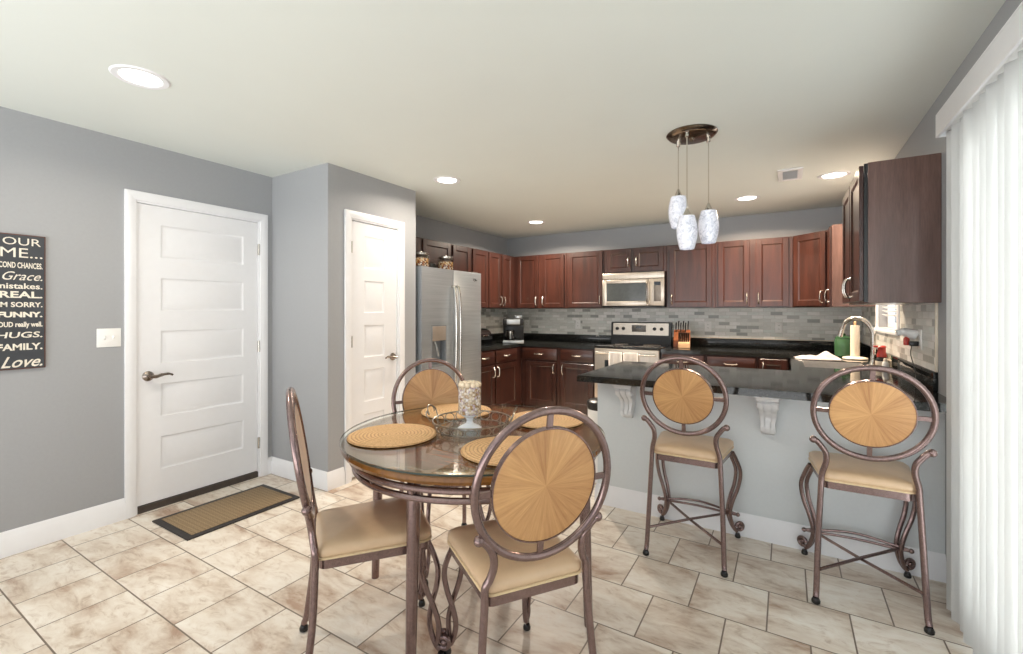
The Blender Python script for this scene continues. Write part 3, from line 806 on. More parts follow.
r = thing('canister', 'green glazed canister in the back corner behind the tap', 'canister', (0.455, 5.2, ZT1+0.0015))
b = BM(); lathe(b, [(0.062, 0), (0.072, 0.006), (0.074, 0.09), (0.073, 0.15), (0.066, 0.165)], 28); obj('canister_body', b, 'green', r)
b = BM(); lathe(b, [(0.068, 0.166), (0.068, 0.176), (0.05, 0.188), (0.014, 0.193), (0.012, 0.2), (0.016, 0.21), (0.0, 0.216)], 24); obj('canister_lid', b, 'green', r)

def cloth_pile():
    b = BM(); nx, ny = 30, 20; V = []
    for j in range(ny+1):
        row = []
        for i in range(nx+1):
            u, v = i/nx-0.5, j/ny-0.5
            edge = max(0, 1-(abs(u)*2)**4)*max(0, 1-(abs(v)*2)**4)
            z = 0.004+edge*(0.012+0.045*math.exp(-((u-0.22)**2/0.02+(v-0.05)**2/0.06))+0.012*abs(math.sin(9*u+5*v))+0.006*math.sin(17*v-6*u))
            row.append(b.verts.new((u*0.34+0.01*math.sin(7*v), v*0.2+0.012*math.sin(8*u), z)))
        V.append(row)
    for j in range(ny):
        for i in range(nx): b.faces.new((V[j][i], V[j][i+1], V[j+1][i+1], V[j+1][i]))
    bmesh.ops.solidify(b, geom=b.faces, thickness=0.003)
    return b
o = obj('dish_cloth', cloth_pile(), 'cloth', loc=(0.235, 4.83, ZT1+0.001), rot=(0, 0, 0.15), angle=180)
tag(o, 'crumpled white dish cloth lying at the far edge of the sink', 'cloth')

r = thing('soap_dispenser', 'dark soap bottle with red pump on the worktop behind the right stool', 'soap bottle', (0.60, 4.27, ZT1+0.0015))
b = BM(); lathe(b, [(0.032, 0), (0.036, 0.004), (0.036, 0.06), (0.03, 0.075), (0.016, 0.085)], 24); obj('bottle_body', b, 'black', r)
b = BM(); lathe(b, [(0.037, 0.02), (0.0375, 0.022), (0.0375, 0.05), (0.037, 0.052)], 24); obj('bottle_label', b, 'cream', r)
b = BM(); lathe(b, [(0.03, 0.082), (0.03, 0.1), (0.024, 0.118), (0.024, 0.15), (0.028, 0.156), (0.02, 0.165)], 20); box(b, -0.05, 0.0, -0.008, 0.008, 0.15, 0.163, 0.004); obj('pump_head', b, 'red', r)
r = thing('small_bottle', 'small white bottle standing beside the red pump soap bottle', 'bottle', (0.60, 4.12, ZT1+0.0015))
b = BM(); lathe(b, [(0.018, 0), (0.02, 0.004), (0.02, 0.05), (0.012, 0.062)], 18); obj('bottle_body', b, 'plastic', r)
b = BM(); lathe(b, [(0.012, 0.062), (0.012, 0.08), (0.009, 0.083)], 16); obj('bottle_cap', b, 'cream', r)

# ------------------------------------------------------------------ outlets and switches (local front -y)
def wall_plate(name, label, cat, loc, rz, gangs, kind, group=None):
    r = thing(name, label, cat, loc, rz, group)
    W = 0.045*gangs+0.03
    b = BM(); box(b, -W/2, W/2, -0.006, 0, -0.058, 0.058, 0.003); obj('wall_plate', b, 'plastic', r)
    for g in range(gangs):
        x = (g-(gangs-1)/2)*0.046
        if kind == 'switch':
            b = BM(); box(b, x-0.006, x+0.006, -0.008, -0.005, -0.014, 0.014, 0.001); box(b, x-0.004, x+0.004, -0.017, -0.007, -0.002, 0.012, 0.002)
            obj('toggle', b, 'plastic', r)
        else:
            for s in (-1, 1):
                b = BM(); cyl(b, (x, -0.0058, s*0.02), 0.016, 0.003, 'y', 20)
                rc = obj('receptacle', b, 'plastic', r)
                b = BM(); box(b, x-0.007, x-0.0045, -0.0093, -0.0088, s*0.02-0.002, s*0.02+0.008); box(b, x+0.0045, x+0.007, -0.0093, -0.0088, s*0.02-0.002, s*0.02+0.008)
                obj('slots', b, 'black', rc)
    return r
wall_plate('light_switch', 'white double light switch on the grey wall beside the entry door', 'light switch', (LW, 1.127, 1.167), 90, 2, 'switch')
for x, l in ((-3.285, 'white outlet on the tiled wall right behind the coffee maker'), (-2.476, 'white outlet in the tiles between coffee maker and range'),
             (-0.804, 'white outlet in the tiles right of the knife block'), (-0.071, 'white outlet in the tiles near the sink corner')):
    wall_plate('outlet', l, 'outlet', (x, BW-0.0085, 1.155), 0, 1, 'outlet')
wall_plate('outlet', 'outlet on the side wall seen edge-on behind the tap', 'outlet', (RW-0.0085, 5.63, 1.16), -90, 1, 'outlet')
wall_plate('outlet', 'white outlet beneath the big end cabinet holding a plug-in', 'outlet', (RW-0.0085, 3.45, 1.17), -90, 1, 'outlet')
r = thing('plug_in_freshener', 'white plug-in air freshener with red oil bottle in the right wall outlet', 'air freshener', (RW-0.019, 3.5, 1.19), -90)
b = BM(); tube(b, smooth_path([(0, 0, 0), (0.0, -0.03, 0.012), (0.0, -0.06, 0.02), (0.0, -0.09, 0.012)], 5), [0.03]*6+[0.026]*5+[0.02]*5, 14); obj('freshener_body', b, 'plastic', r)
b = BM(); lathe(b, [(0.012, -0.058), (0.015, -0.054), (0.015, -0.02), (0.008, -0.008)], 16, (0.0, -0.045, 0)); obj('oil_bottle', b, 'red', r)
r = thing('plug_in_charger', 'black plug charger in the outlet next to the air freshener', 'charger', (RW-0.0195, 3.455, 1.143), -90)
b = BM(); box(b, -0.014, 0.014, -0.04, 0.0, -0.012, 0.016, 0.004); obj('charger_body', b, 'black', r)
b = BM(); tube(b, smooth_path([(0, -0.03, -0.01), (0.004, -0.034, -0.06), (0.03, -0.026, -0.12), (0.05, -0.02, -0.17), (0.08, -0.03, -0.2265)], 6), 0.0025, 6); obj('charger_cord', b, 'black', r)

# ------------------------------------------------------------------ range
r = thing('kitchen_range', 'stainless electric range with black glass cooktop under the microwave', 'range', (-1.976, 5.20, 0))
W = 0.762
b = BM(); box(b, 0, W, 0.02, 0.66, 0.02, 0.905, 0.003); obj('range_body', b, 'black', r)
b = BM(); box(b, -0.004, W+0.004, -0.01, 0.64, 0.905, 0.922, 0.005); ct = obj('cooktop', b, 'blackglass', r)
for x, y, R in ((0.19, 0.17, 0.1), (0.57, 0.17, 0.085), (0.19, 0.44, 0.08), (0.57, 0.44, 0.1)):
    b = BM(); torus(b, (x, y, 0.9225), R, 0.0015, 'z', 32, 4); obj('burner_ring', b, 'greypanel', ct)
b = BM(); prism(b, [(0.6, 0.922), (0.66, 0.922), (0.66, 1.195), (0.625, 1.2), (0.605, 1.19), (0.595, 1.03), (0.6, 1.0)], 0.0, W, 'x', 0.003); bg_ = obj('backguard', b, 'black', r)
b = BM(); prism(b, [(0.592, 1.035), (0.598, 1.035), (0.607, 1.185), (0.601, 1.185)], 0.03, W-0.03, 'x'); fp = obj('control_panel', b, 'steel_warm', r)
for x in (0.085, 0.165, W-0.2, W-0.115):
    b = BM(); lathe(b, [(0.02, 0), (0.022, 0.004), (0.02, 0.018), (0.013, 0.022)], 18, (x, 0.597, 1.115), 'y'); box(b, x-0.003, x+0.003, 0.572, 0.578, 1.097, 1.133); obj('knob', b, 'black', r)
b = BM(); box(b, 0.275, 0.455, 0.591, 0.6, 1.075, 1.16, 0.002); dp = obj('clock_panel', b, 'greypanel', r)
b = BM(); box(b, 0.325, 0.40, 0.589, 0.5915, 1.12, 1.15); obj('display', b, 'display', dp)
b = BM(); box(b, 0.004, W-0.004, -0.02, 0.02, 0.22, 0.895, 0.006); od = obj('oven_door', b, 'steel_warm', r)
b = BM(); box(b, 0.13, W-0.13, -0.023, -0.019, 0.36, 0.76, 0.002); obj('door_window', b, 'blackglass', od)
b = BM(); tube(b, [(0.03, -0.06, 0.845), (W-0.03, -0.06, 0.845)], 0.013, 12)
for x in (0.06, W-0.06): tube(b, [(x, -0.06, 0.845), (x, -0.018, 0.845)], 0.009, 8)
obj('door_handle', b, 'chrome', od)
b = BM(); box(b, 0.004, W-0.004, -0.015, 0.02, 0.05, 0.21, 0.006); obj('drawer', b, 'steel_warm', r)

def towel(x0, wdt, label):
    b = BM(); n = 14; rows = []
    prof = [(-0.045, 0.52), (-0.044, 0.7), (-0.045, 0.84), (-0.05, 0.858), (-0.06, 0.864), (-0.07, 0.858), (-0.076, 0.84), (-0.078, 0.7), (-0.08, 0.48)]
    for y, z in prof:
        row = []
        for i in range(n+1):
            u = i/n
            k = 0.004*math.sin(u*PI*4)*min(1, (0.865-z)*6)
            row.append(b.verts.new((x0+wdt*u, y+k, z)))
        rows.append(row)
    for a_, c_ in zip(rows, rows[1:]):
        for i in range(n): b.faces.new((a_[i], a_[i+1], c_[i+1], c_[i]))
    bmesh.ops.solidify(b, geom=b.faces, thickness=0.003)
    o = obj('dish_towel', b, 'cloth', loc=(-1.976, 5.20, 0), angle=180)
    return tag(o, label, 'towel')
towel(0.2, 0.155, 'white dish towel hanging on the left of the oven handle')
towel(0.375, 0.165, 'white dish towel hanging on the oven handle nearer its middle')

# ------------------------------------------------------------------ microwave
r = thing('microwave', 'stainless over-the-range microwave between the wall cabinets', 'microwave', (-1.974, 5.47, 1.385))
W, H = 0.752, 0.42
b = BM(); box(b, 0, W, 0.012, BW-5.47-0.002, 0, H, 0.003); obj('oven_body', b, 'black', r)
b = BM(); box(b, 0, W, -0.008, 0.012, H-0.075, H, 0.003)
for k in range(4): box(b, 0.03, W-0.03, -0.0095, -0.0075, H-0.062+k*0.012, H-0.057+k*0.012)
obj('vent_strip', b, 'steel_warm', r)
b = BM()
box(b, 0, 0.055, -0.012, 0.012, 0.02, H-0.08, 0.002); box(b, 0.54, 0.575, -0.012, 0.012, 0.02, H-0.08, 0.002)
box(b, 0.055, 0.54, -0.012, 0.012, 0.02, 0.075, 0.002); box(b, 0.055, 0.54, -0.012, 0.012, H-0.125, H-0.08, 0.002)
dr = obj('microwave_door', b, 'steel_warm', r)
b = BM(); box(b, 0.05, 0.545, -0.007, 0.008, 0.07, H-0.12); obj('door_window', b, simple('smoked_glass', lin(58, 62, 62), 0.12, var=0.1, coat=0.4), dr)
b = BM(); tube(b, smooth_path([(0.562, -0.012, 0.05), (0.562, -0.04, 0.07), (0.562, -0.045, 0.18), (0.562, -0.04, 0.29), (0.562, -0.012, 0.31)], 5), 0.011, 10); obj('door_handle', b, 'chrome', dr)
b = BM(); box(b, 0.577, W, -0.012, 0.012, 0.02, H-0.08, 0.002); cp = obj('control_panel', b, 'steel_warm', r)
b = BM(); box(b, 0.635, 0.715, -0.0145, -0.0115, 0.07, H-0.115, 0.001); kp = obj('keypad', b, 'greypanel', cp)
b = BM(); box(b, 0.64, 0.712, -0.0165, -0.014, H-0.16, H-0.12); obj('display', b, 'display', cp)
b = BM(); box(b, 0.0, W, -0.004, 0.012, 0, 0.018, 0.002); obj('bottom_edge', b, 'black', r)

# ------------------------------------------------------------------ refrigerator
FZ = 1.752
r = thing('refrigerator', 'stainless side-by-side refrigerator beside the pantry door', 'refrigerator', (-2.88, 3.155, 0), 90)
W = 0.955
b = BM(); box(b, 0.005, W-0.005, 0.075, 0.735, 0.02, FZ-0.008, 0.004); obj('fridge_body', b, 'greypanel', r)
b = BM(); box(b, 0.01, W-0.01, 0.05, 0.075, 0.02, 0.085, 0.003); obj('kick_grille', b, 'black', r)
sp = 0.468
b = BM()
dx0, dx1, dz0, dz1 = 0.135, 0.355, 0.80, 1.20
# freezer door with an opening for the dispenser
for xa, xb, za, zb in ((0, dx0, 0.09, FZ), (dx1, sp-0.004, 0.09, FZ), (dx0, dx1, 0.09, dz0), (dx0, dx1, dz1, FZ)):
    box(b, xa, xb, 0, 0.07, za, zb)
bmesh.ops.remove_doubles(b, verts=b.verts, dist=1e-5)
fd = obj('freezer_door', b, 'steel', r)
b = BM(); box(b, sp+0.004, W, 0, 0.07, 0.09, FZ, 0.006); rd = obj('fridge_door', b, 'steel', r)
b = BM()
box(b, dx0, dx1, 0.06, 0.069, dz0, dz1); box(b, dx0, dx0+0.012, -0.003, 0.06, dz0, dz1); box(b, dx1-0.012, dx1, -0.003, 0.06, dz0, dz1)
box(b, dx0+0.012, dx1-0.012, -0.003, 0.06, dz0, dz0+0.02); box(b, dx0+0.012, dx1-0.012, -0.003, 0.06, dz1-0.01, dz1)
ds = obj('dispenser', b, simple('dispenser_grey', lin(128, 134, 140), 0.3, 0.3, var=0.06), fd)
b = BM(); box(b, dx0+0.012, dx1-0.012, -0.006, 0.05, dz1-0.15, dz1-0.01, 0.003); obj('dispenser_panel', b, simple('dispenser_panel_taupe', lin(142, 132, 122), 0.35, 0.2, var=0.05), ds)
b = BM(); tube(b, smooth_path([(0.21, 0.03, dz1-0.15), (0.225, 0.01, dz1-0.22), (0.26, 0.02, dz1-0.3)], 5), 0.008, 8); obj('dispenser_paddle', b, 'steel', ds)
for nm, x, par in (('freezer_handle', sp-0.03, fd), ('fridge_handle', sp+0.04, rd)):
    b = BM(); tube(b, smooth_path([(x, 0.0, 1.585), (x, -0.035, 1.57), (x, -0.055, 1.4), (x, -0.062, 1.1), (x, -0.055, 0.75), (x, -0.035, 0.57), (x, 0.0, 0.555)], 6), 0.0125, 12)
    obj(nm, b, 'chrome', par)
b = BM(); torus(b, (0.83, -0.001, 1.672), 0.013, 0.002, 'y', 20, 5, 1.6); box(b, 0.845, 0.878, -0.002, 0.0, 1.666, 1.672)
obj('emblem', b, 'black', rd)
for xa in (0.02, W-0.12): obj('hinge_cover', box(BM(), xa, xa+0.1, 0.03, 0.1, FZ, FZ+0.012, 0.003), 'greypanel', r)

def glass_jar(loc, label):
    r = thing('glass_jar', label, 'jar', loc, 0, 'jars on top of the refrigerator')
    b = BM(); lathe(b, [(0.07, 0), (0.082, 0.006), (0.085, 0.03), (0.085, 0.125), (0.074, 0.14)], 28); obj('jar_body', b, 'jar_glass', r)
    b = BM(); lathe(b, [(0.06, 0.004), (0.076, 0.008), (0.079, 0.03), (0.079, 0.104), (0.05, 0.116), (0.0, 0.118)], 24)
    f = obj('jar_filling', b, 'potpourri', r); f['kind'] = 'stuff'; f['label'] = 'mixed amber and cream potpourri'
    b = BM(); lathe(b, [(0.076, 0.139), (0.078, 0.143), (0.078, 0.158), (0.06, 0.166), (0.012, 0.17), (0.01, 0.178), (0.0, 0.182)], 24); obj('jar_lid', b, 'nickel', r)
glass_jar((-3.06, 3.34, FZ-0.0075), 'glass jar of potpourri on the refrigerator, beside the pantry corner')
glass_jar((-3.06, 3.72, FZ-0.0075), 'glass jar of potpourri on the refrigerator, farther from the pantry door')
r = thing('dark_pot', 'small dark lidded pot between the two jars on the refrigerator', 'pot', (-3.12, 3.555, FZ-0.0075))
b = BM(); lathe(b, [(0.04, 0), (0.05, 0.01), (0.056, 0.045), (0.05, 0.075)], 22); obj('pot_body', b, 'black', r)
b = BM(); lathe(b, [(0.051, 0.0755), (0.04, 0.086), (0.01, 0.092), (0.009, 0.1), (0, 0.104)], 20); obj('pot_lid', b, 'black', r)

# ------------------------------------------------------------------ worktop appliances
r = thing('coffee_maker', 'black and steel coffee maker with carafe in the worktop corner', 'coffee maker', (-3.13, 5.22, ZT1+0.0015), 30)
r.scale = (1.15, 1.1, 1.0)
b = BM(); box(b, -0.12, 0.12, -0.13, 0.13, 0, 0.035, 0.006); obj('base_plate', b, 'steel', r)
b = BM(); box(b, -0.12, 0.12, 0.03, 0.13, 0.035, 0.32, 0.008); box(b, -0.12, 0.12, -0.12, 0.03, 0.235, 0.33, 0.01); obj('coffee_body', b, 'black', r)
b = BM(); lathe(b, [(0.05, 0.036), (0.062, 0.042), (0.066, 0.09), (0.052, 0.14), (0.045, 0.16), (0.05, 0.172)], 22, (-0.035, -0.05, 0)); cf = obj('carafe', b, 'blackglass', r)
b = BM(); tube(b, smooth_path([(-0.035, -0.11, 0.155), (-0.035, -0.15, 0.145), (-0.035, -0.15, 0.08), (-0.035, -0.115, 0.065)], 5), 0.008, 8); obj('carafe_handle', b, 'steel', cf)
b = BM(); box(b, -0.075, 0.075, -0.124, -0.119, 0.25, 0.315, 0.002); obj('front_panel', b, 'steel', r)
b = BM(); lathe(b, [(0.045, 0.33), (0.045, 0.36), (0.03, 0.365)], 20, (0.05, 0.0, 0)); obj('bean_lid', b, 'steel', r)

r = thing('bread_box', 'glossy black round-topped bread box beside the refrigerator', 'bread box', (-3.28, 4.56, ZT1+0.0015), 90)
pr = [(-0.14, 0)]+[(-0.14*math.cos(a), 0.09+0.12*math.sin(a)) for a in [i*PI/12 for i in range(13)]]+[(0.14, 0)]
b = BM(); prism(b, pr, -0.17, 0.17, 'x', 0.006); obj('box_body', b, 'blackglass', r)
b = BM(); tube(b, smooth_path([(-0.06, -0.137, 0.12), (-0.05, -0.16, 0.125), (0.05, -0.16, 0.125), (0.06, -0.137, 0.12)], 4), 0.006, 8); obj('box_handle', b, 'chrome', r)

r = thing('knife_block', 'wooden knife block full of black-handled knives right of the range', 'knife block', (-1.05, 5.6, ZT1+0.0015), 8)
b = BM(); prism(b, [(-0.09, 0), (0.06, 0), (0.115, 0.17), (0.02, 0.205), (-0.09, 0.085)], -0.09, 0.09, 'x', 0.004)
obj('block_body', b, 'wood_light', r)
b = BM(); prism(b, [(-0.15, 0), (-0.092, 0), (-0.092, 0.088), (-0.15, 0.055)], -0.035, 0.09, 'x', 0.004); obj('steak_knife_block', b, 'wood_pale', r)
for i in range(6):
    x = -0.065+i*0.026; y, z = (0.045, 0.185) if i % 2 else (0.0, 0.168)
    b = BM(); tube(b, smooth_path([(x, y+0.005, z), (x, y-0.022, z+0.06), (x+0.005, y-0.05, z+0.118)], 4), [0.009]*4+[0.0105]*4+[0.012], 8, flat=0.7); obj('knife', b, 'black', r)
for i in range(6):
    x = -0.025+i*0.02; y, z = -0.115, 0.07
    b = BM(); tube(b, smooth_path([(x, y, z), (x, y-0.015, z+0.05), (x+0.004, y-0.045, z+0.105)], 4), [0.008]*4+[0.0095]*4+[0.0105], 8); obj('knife', b, 'black', r)

r = thing('trash_can', 'slim white bin with black lid at the end of the peninsula', 'bin', (-1.245, 3.45, 0))
b = BM(); lathe(b, [(0.095, 0), (0.105, 0.01), (0.118, 0.57)], 28); obj('bin_body', b, 'plastic', r)
b = BM(); lathe(b, [(0.12, 0.565), (0.122, 0.575), (0.121, 0.62), (0.105, 0.632), (0, 0.636)], 28); obj('bin_lid', b, 'black', r)

# ------------------------------------------------------------------ corbels
def corbel(x, label):
    r = thing('corbel', label, 'corbel', (x, HY0-0.0005, 0.6245))
    b = BM(); box(b, -0.062, 0.062, -0.162, 0, 0.226, 0.249, 0.003); box(b, -0.055, 0.055, -0.15, 0, 0.208, 0.226, 0.004); obj('corbel_cap', b, 'corbel', r)
    side = smooth_path([(0, 0.205, 0), (-0.135, 0.205, 0), (-0.14, 0.18, 0), (-0.12, 0.155, 0), (-0.085, 0.135, 0), (-0.062, 0.105, 0), (-0.066, 0.07, 0), (-0.075, 0.045, 0), (-0.062, 0.015, 0), (-0.03, 0.0, 0), (0, 0.0, 0)], 4)
    sd = [(0, 0.208), (-0.132, 0.208)]+[(p.x, p.y) for p in side if p.y < 0.2 and p.x < -0.001]+[(0, 0.0)]
    b = BM()
    for xa, xb in ((-0.05, -0.022), (-0.018, 0.018), (0.022, 0.05)): prism(b, sd, xa, xb, 'x', 0.003)
    ins = [(min(0, y+0.012), max(0.006, z-0.004) if z < 0.1 else z) for y, z in sd]
    prism(b, ins, -0.045, 0.045, 'x')
    for v in b.verts: v.co.x *= 0.66+0.34*max(0, min(1, (v.co.z-0.03)/0.16))
    obj('corbel_scroll', b, 'corbel', r)
    for s in (-1, 1):
        obj('corbel_volute', torus(BM(), (s*0.05, -0.11, 0.178), 0.016, 0.005, 'x', 18, 6), 'corbel', r)
        obj('corbel_volute', torus(BM(), (s*0.034, -0.047, 0.04), 0.02, 0.005, 'x', 18, 6), 'corbel', r)
corbel(-0.905, 'carved white corbel under the worktop, left of the first stool')
corbel(-0.09, 'carved white corbel under the worktop, between the two bar stools')

# ------------------------------------------------------------------ chairs and stools
def chair(kind):
    st = kind == 'stool'
    SZ = 0.60 if st else 0.516              # top of the cushion
    R, dist = (0.207, 0.317) if st else (0.225, 0.31)
    dr_ = 0.149 if st else 0.173
    rec = math.radians(12 if st else 9); ez = 1.0 if st else 1.05
    zf = SZ-0.062                           # underside of the seat frame top rail
    fw, rw, hd = (0.205, 0.165, 0.185) if st else (0.188, 0.17, 0.2)
    name = 'bar_stool' if st else 'dining_chair'
    r = thing(name, '', 'bar stool' if st else 'chair')
    def outline(off, rad=0.05, k=6):
        pts = [(-rw-off, -hd-off), (rw+off, -hd-off), (fw+off, hd+off), (-fw-off, hd+off)]
        out = []
        for i in range(4):
            p, a_, c_ = Vector(pts[i]), Vector(pts[i-1]), Vector(pts[(i+1) % 4])
            d1, d2 = (a_-p).normalized(), (c_-p).normalized()
            rr = rad if i > 1 else rad*0.6
            s, e = p+d1*rr, p+d2*rr
            for j in range(k+1):
                t = j/k; out.append((s*(1-t)**2+p*2*t*(1-t)+e*t*t))
        return out
    # cushion: stacked outlines
    b = BM(); rings = []
    for off, z in ((-0.014, SZ-0.05), (-0.002, SZ-0.046), (0.004, SZ-0.032), (0.002, SZ-0.016), (-0.014, SZ-0.006), (-0.04, SZ), (-0.09, SZ+0.004), (-0.14, SZ+0.005)):
        rings.append([b.verts.new((p.x, p.y, z)) for p in outline(off, 0.05+max(off, -0.03))])
    for a_, c_ in zip(rings, rings[1:]):
        n = len(a_)
        for k in range(n): b.faces.new((a_[k], a_[(k+1) % n], c_[(k+1) % n], c_[k]))
    b.faces.new(rings[-1]); b.faces.new(list(reversed(rings[0])))
    seat = obj('seat', b, 'leather', r, angle=60)
    b = BM(); tube(b, [(p.x, p.y, SZ-0.046) for p in outline(0.001)], 0.0045, 6, closed=True); obj('piping', b, 'piping', seat)
    # metal seat frame: a band under the cushion
    b = BM()
    o1, o2 = outline(-0.004), outline(-0.018)
    prof = []
    n = len(o1)
    A = [[b.verts.new((p.x, p.y, z)) for p in o] for o, z in ((o1, SZ-0.051), (o1, zf-0.022), (o2, zf-0.022), (o2, SZ-0.051))]
    for q in range(4):
        a_, c_ = A[q], A[(q+1) % 4]
        for k in range(n): b.faces.new((a_[k], a_[(k+1) % n], c_[(k+1) % n], c_[k]))
    obj('seat_frame', b, 'frame_metal', r)
    # back plane: origin at rear edge of seat, u runs up the tilted back
    yb = -hd-0.008
    def bp(x, u, out=0.0): return Vector((x, yb-math.sin(rec)*u-math.cos(rec)*out, SZ-0.02+math.cos(rec)*u))
    tr = 0.0125
    b = BM(); tube(b, [bp(R*math.sin(a), dist+R*ez*math.cos(a)) for a in [2*PI*k/56 for k in range(56)]], tr, 12, closed=True); obj('back_ring', b, 'frame_metal', r)
    b = BM(); lathe(b, [(0, -0.008), (dr_-0.004, -0.008), (dr_, -0.005), (dr_, 0.005), (dr_-0.004, 0.008), (0, 0.008)], 56)
    c = bp(0, dist); bmesh.ops.scale(b, vec=(1, ez, 1), verts=b.verts); disc = obj('back_disc', b, 'disc', r, loc=c, rot=(PI/2+rec, 0, 0))
    b = BM(); lathe(b, [(dr_-0.001, -0.0085), (dr_+0.003, -0.0085), (dr_+0.003, 0.0085), (dr_-0.001, 0.0085), (dr_-0.001, -0.0085)], 56); bmesh.ops.scale(b, vec=(1, ez, 1), verts=b.verts); obj('disc_rim', b, 'frame_metal', disc)
    for ang in (0, 90, 180, 270):
        a = math.radians(ang); b = BM()
        d = Vector((math.sin(a), math.cos(a)))
        p0, p1 = bp(d.x*(dr_+0.001), dist+d.y*ez*(dr_+0.001)), bp(d.x*(R-0.008), dist+d.y*ez*(R-0.008))
        t = bmesh.new(); bmesh.ops.create_cube(t, size=1)
        ax_ = (p1-p0).normalized(); nn = Vector((0, math.cos(rec), math.sin(rec))); sd = ax_.cross(nn)
        m = Matrix((sd, ax_, nn)).transposed().to_4x4(); m.translation = (p0+p1)/2
        merge(b, t, m @ Matrix.Diagonal((0.019, (p1-p0).length, 0.008, 1)))
        obj('spoke', b, 'frame_metal', r)
    # rear legs: one tube from the foot up to the scroll that holds the ring
    fr = (0.195, -0.225) if st else (0.205, -0.245)
    for s in (-1, 1):
        b = BM()
        xs_ = rw+0.008
        low = [(s*fr[0], fr[1]-0.006, 0.03), (s*fr[0]*0.985, fr[1]+0.006, 0.075), (s*(fr[0]*0.5+xs_*0.5), (fr[1]+yb)/2+0.01, SZ*0.5), (s*xs_, yb, SZ-0.075)]
        if st: up = [bp(s*(xs_-0.004), 0.005), bp(s*(xs_-0.018), 0.065), bp(s*(xs_-0.016), 0.11), bp(s*(xs_+0.002), 0.142), bp(s*(xs_+0.018), 0.163), bp(s*(xs_+0.032), 0.17)]
        else: up = [bp(s*(xs_-0.002), 0.005), bp(s*(xs_-0.016), 0.035), bp(s*(xs_-0.026), 0.075), bp(s*(xs_-0.02), 0.115), bp(s*(xs_-0.004), 0.143), bp(s*(xs_+0.012), 0.16), bp(s*(xs_+0.026), 0.167)]
        tube(b, smooth_path(low+up, 6), 0.0125, 12)
        ball(b, up[-1], 0.0165, 12)
        lg = obj('leg', b, 'frame_metal', r)
        g = BM(); lathe(g, [(0.012, 0), (0.017, 0.004), (0.018, 0.014), (0.012, 0.028)], 16, (s*fr[0], fr[1]-0.006, 0.0)); obj('foot_glide', g, 'glide', lg)
    # front legs: a pair of S-curved tubes meeting in a scrolled foot
    ff = (0.203, 0.232) if st else (0.160, 0.222)
    for s in (-1, 1):
        b = BM()
        T = Vector((s*(fw-(0.022 if st else 0.034)), hd-0.022, zf-0.012)); F_ = Vector((s*ff[0], ff[1], 0.035))
        od_ = Vector((s*0.8, 0.6, 0)).normalized() if st else Vector((s*0.6, 0.8, 0)).normalized()
        td = Vector((-od_.y, od_.x, 0))
        amp = 1.0 if st else 0.7
        prof = [(0, 0), (0.1, 0.022), (0.25, 0.042), (0.42, 0.026), (0.58, -0.008), (0.74, -0.03), (0.88, -0.02), (0.96, -0.002)]
        for w_, ph in ((0.024, 0.0), (-0.024, 0.05)):
            pts = []
            for t_, bl_ in prof:
                spread = w_*math.cos(t_*PI/2)**0.7 if t_ < 1 else 0
                if not st: spread = w_*(1.0-t_)*(1+0.4*math.sin(t_*PI*1.6))
                k = bl_ if ph == 0 or st else -bl_*0.7+0.012*math.sin(t_*PI)
                pts.append(T.lerp(F_, t_)+od_*k*amp+td*spread)
            e = pts[-1]
            pts.append(e+od_*0.014+Vector((0, 0, -0.014)))
            tube(b, smooth_path(pts, 5), 0.0105, 10)
        e = T.lerp(F_, 0.96)
        cc = e+od_*0.03+Vector((0, 0, 0.012))
        curl = [cc+od_*(0.021*math.cos(a))+Vector((0, 0, 0.021*math.sin(a))) for a in [math.radians(x) for x in range(-130, 181, 22)]]
        tube(b, curl, 0.0095, 10)
        ball(b, cc, 0.013, 10)
        lg = obj('leg', b, 'frame_metal', r)
        g = BM(); gc = e+od_*0.018; lathe(g, [(0.011, 0), (0.015, 0.003), (0.016, 0.012), (0.011, 0.026)], 16, (gc.x, gc.y, 0)); obj('foot_glide', g, 'glide', lg)
    if st:
        z = 0.155; q = T.lerp(F_, 0.72)
        fx, fy = abs(q.x)-0.018, q.y-0.016
        b = BM()
        for dz, bow in ((0.014, 0.03), (-0.008, 0.014)):
            tube(b, smooth_path([(-fx-0.04, fy-0.006, z+dz*0), (-fx, fy, z+dz*0.5), (0, fy+bow, z+dz+0.006), (fx, fy, z+dz*0.5), (fx+0.04, fy-0.006, z+dz*0)], 6), 0.007, 8)
        for s in (-1, 1): ball(b, (s*(fx+0.042), fy-0.006, z), 0.012, 10)
        obj('front_stretcher', b, 'frame_metal', r)
        rx = fr[0]*0.9; b = BM()
        for s in (-1, 1): tube(b, [(-s*rx*1.03, fr[1]+0.012, z-0.005), (0, (fr[1]+fy)/2, z+s*0.004), (s*fx, fy, z)], 0.0072, 8)
        obj('cross_stretcher', b, 'frame_metal', r)
    return r

def place(o, x, y, facing, label, group):
    o.location = (x, y, 0); o.rotation_euler = (0, 0, math.radians(facing-90)); o['label'] = label; o['group'] = group
c0 = chair('chair'); g = 'dining chairs round the glass table'
cs = [c0, copy_tree(c0), copy_tree(c0)]
place(cs[0], -1.408, 1.256, 54.5, 'dining chair turned side-on in front of the doormat, ring back edge-on', g)
place(cs[1], -0.837, 1.383, 144.5, 'dining chair nearest the peninsula stools, back to us, wood disc in full view', g)
place(cs[2], -1.605, 1.94, -33, 'dining chair behind the table facing us, in front of the refrigerator', g)
s0 = chair('stool'); g = 'bar stools at the peninsula'
ss = [s0, copy_tree(s0)]
place(ss[0], -0.462, 2.735, 90, 'bar stool nearer the table, between the two white corbels', g)
place(ss[1], 0.306, 2.725, 91, 'bar stool next to the vertical blinds, in front of the sink', g)

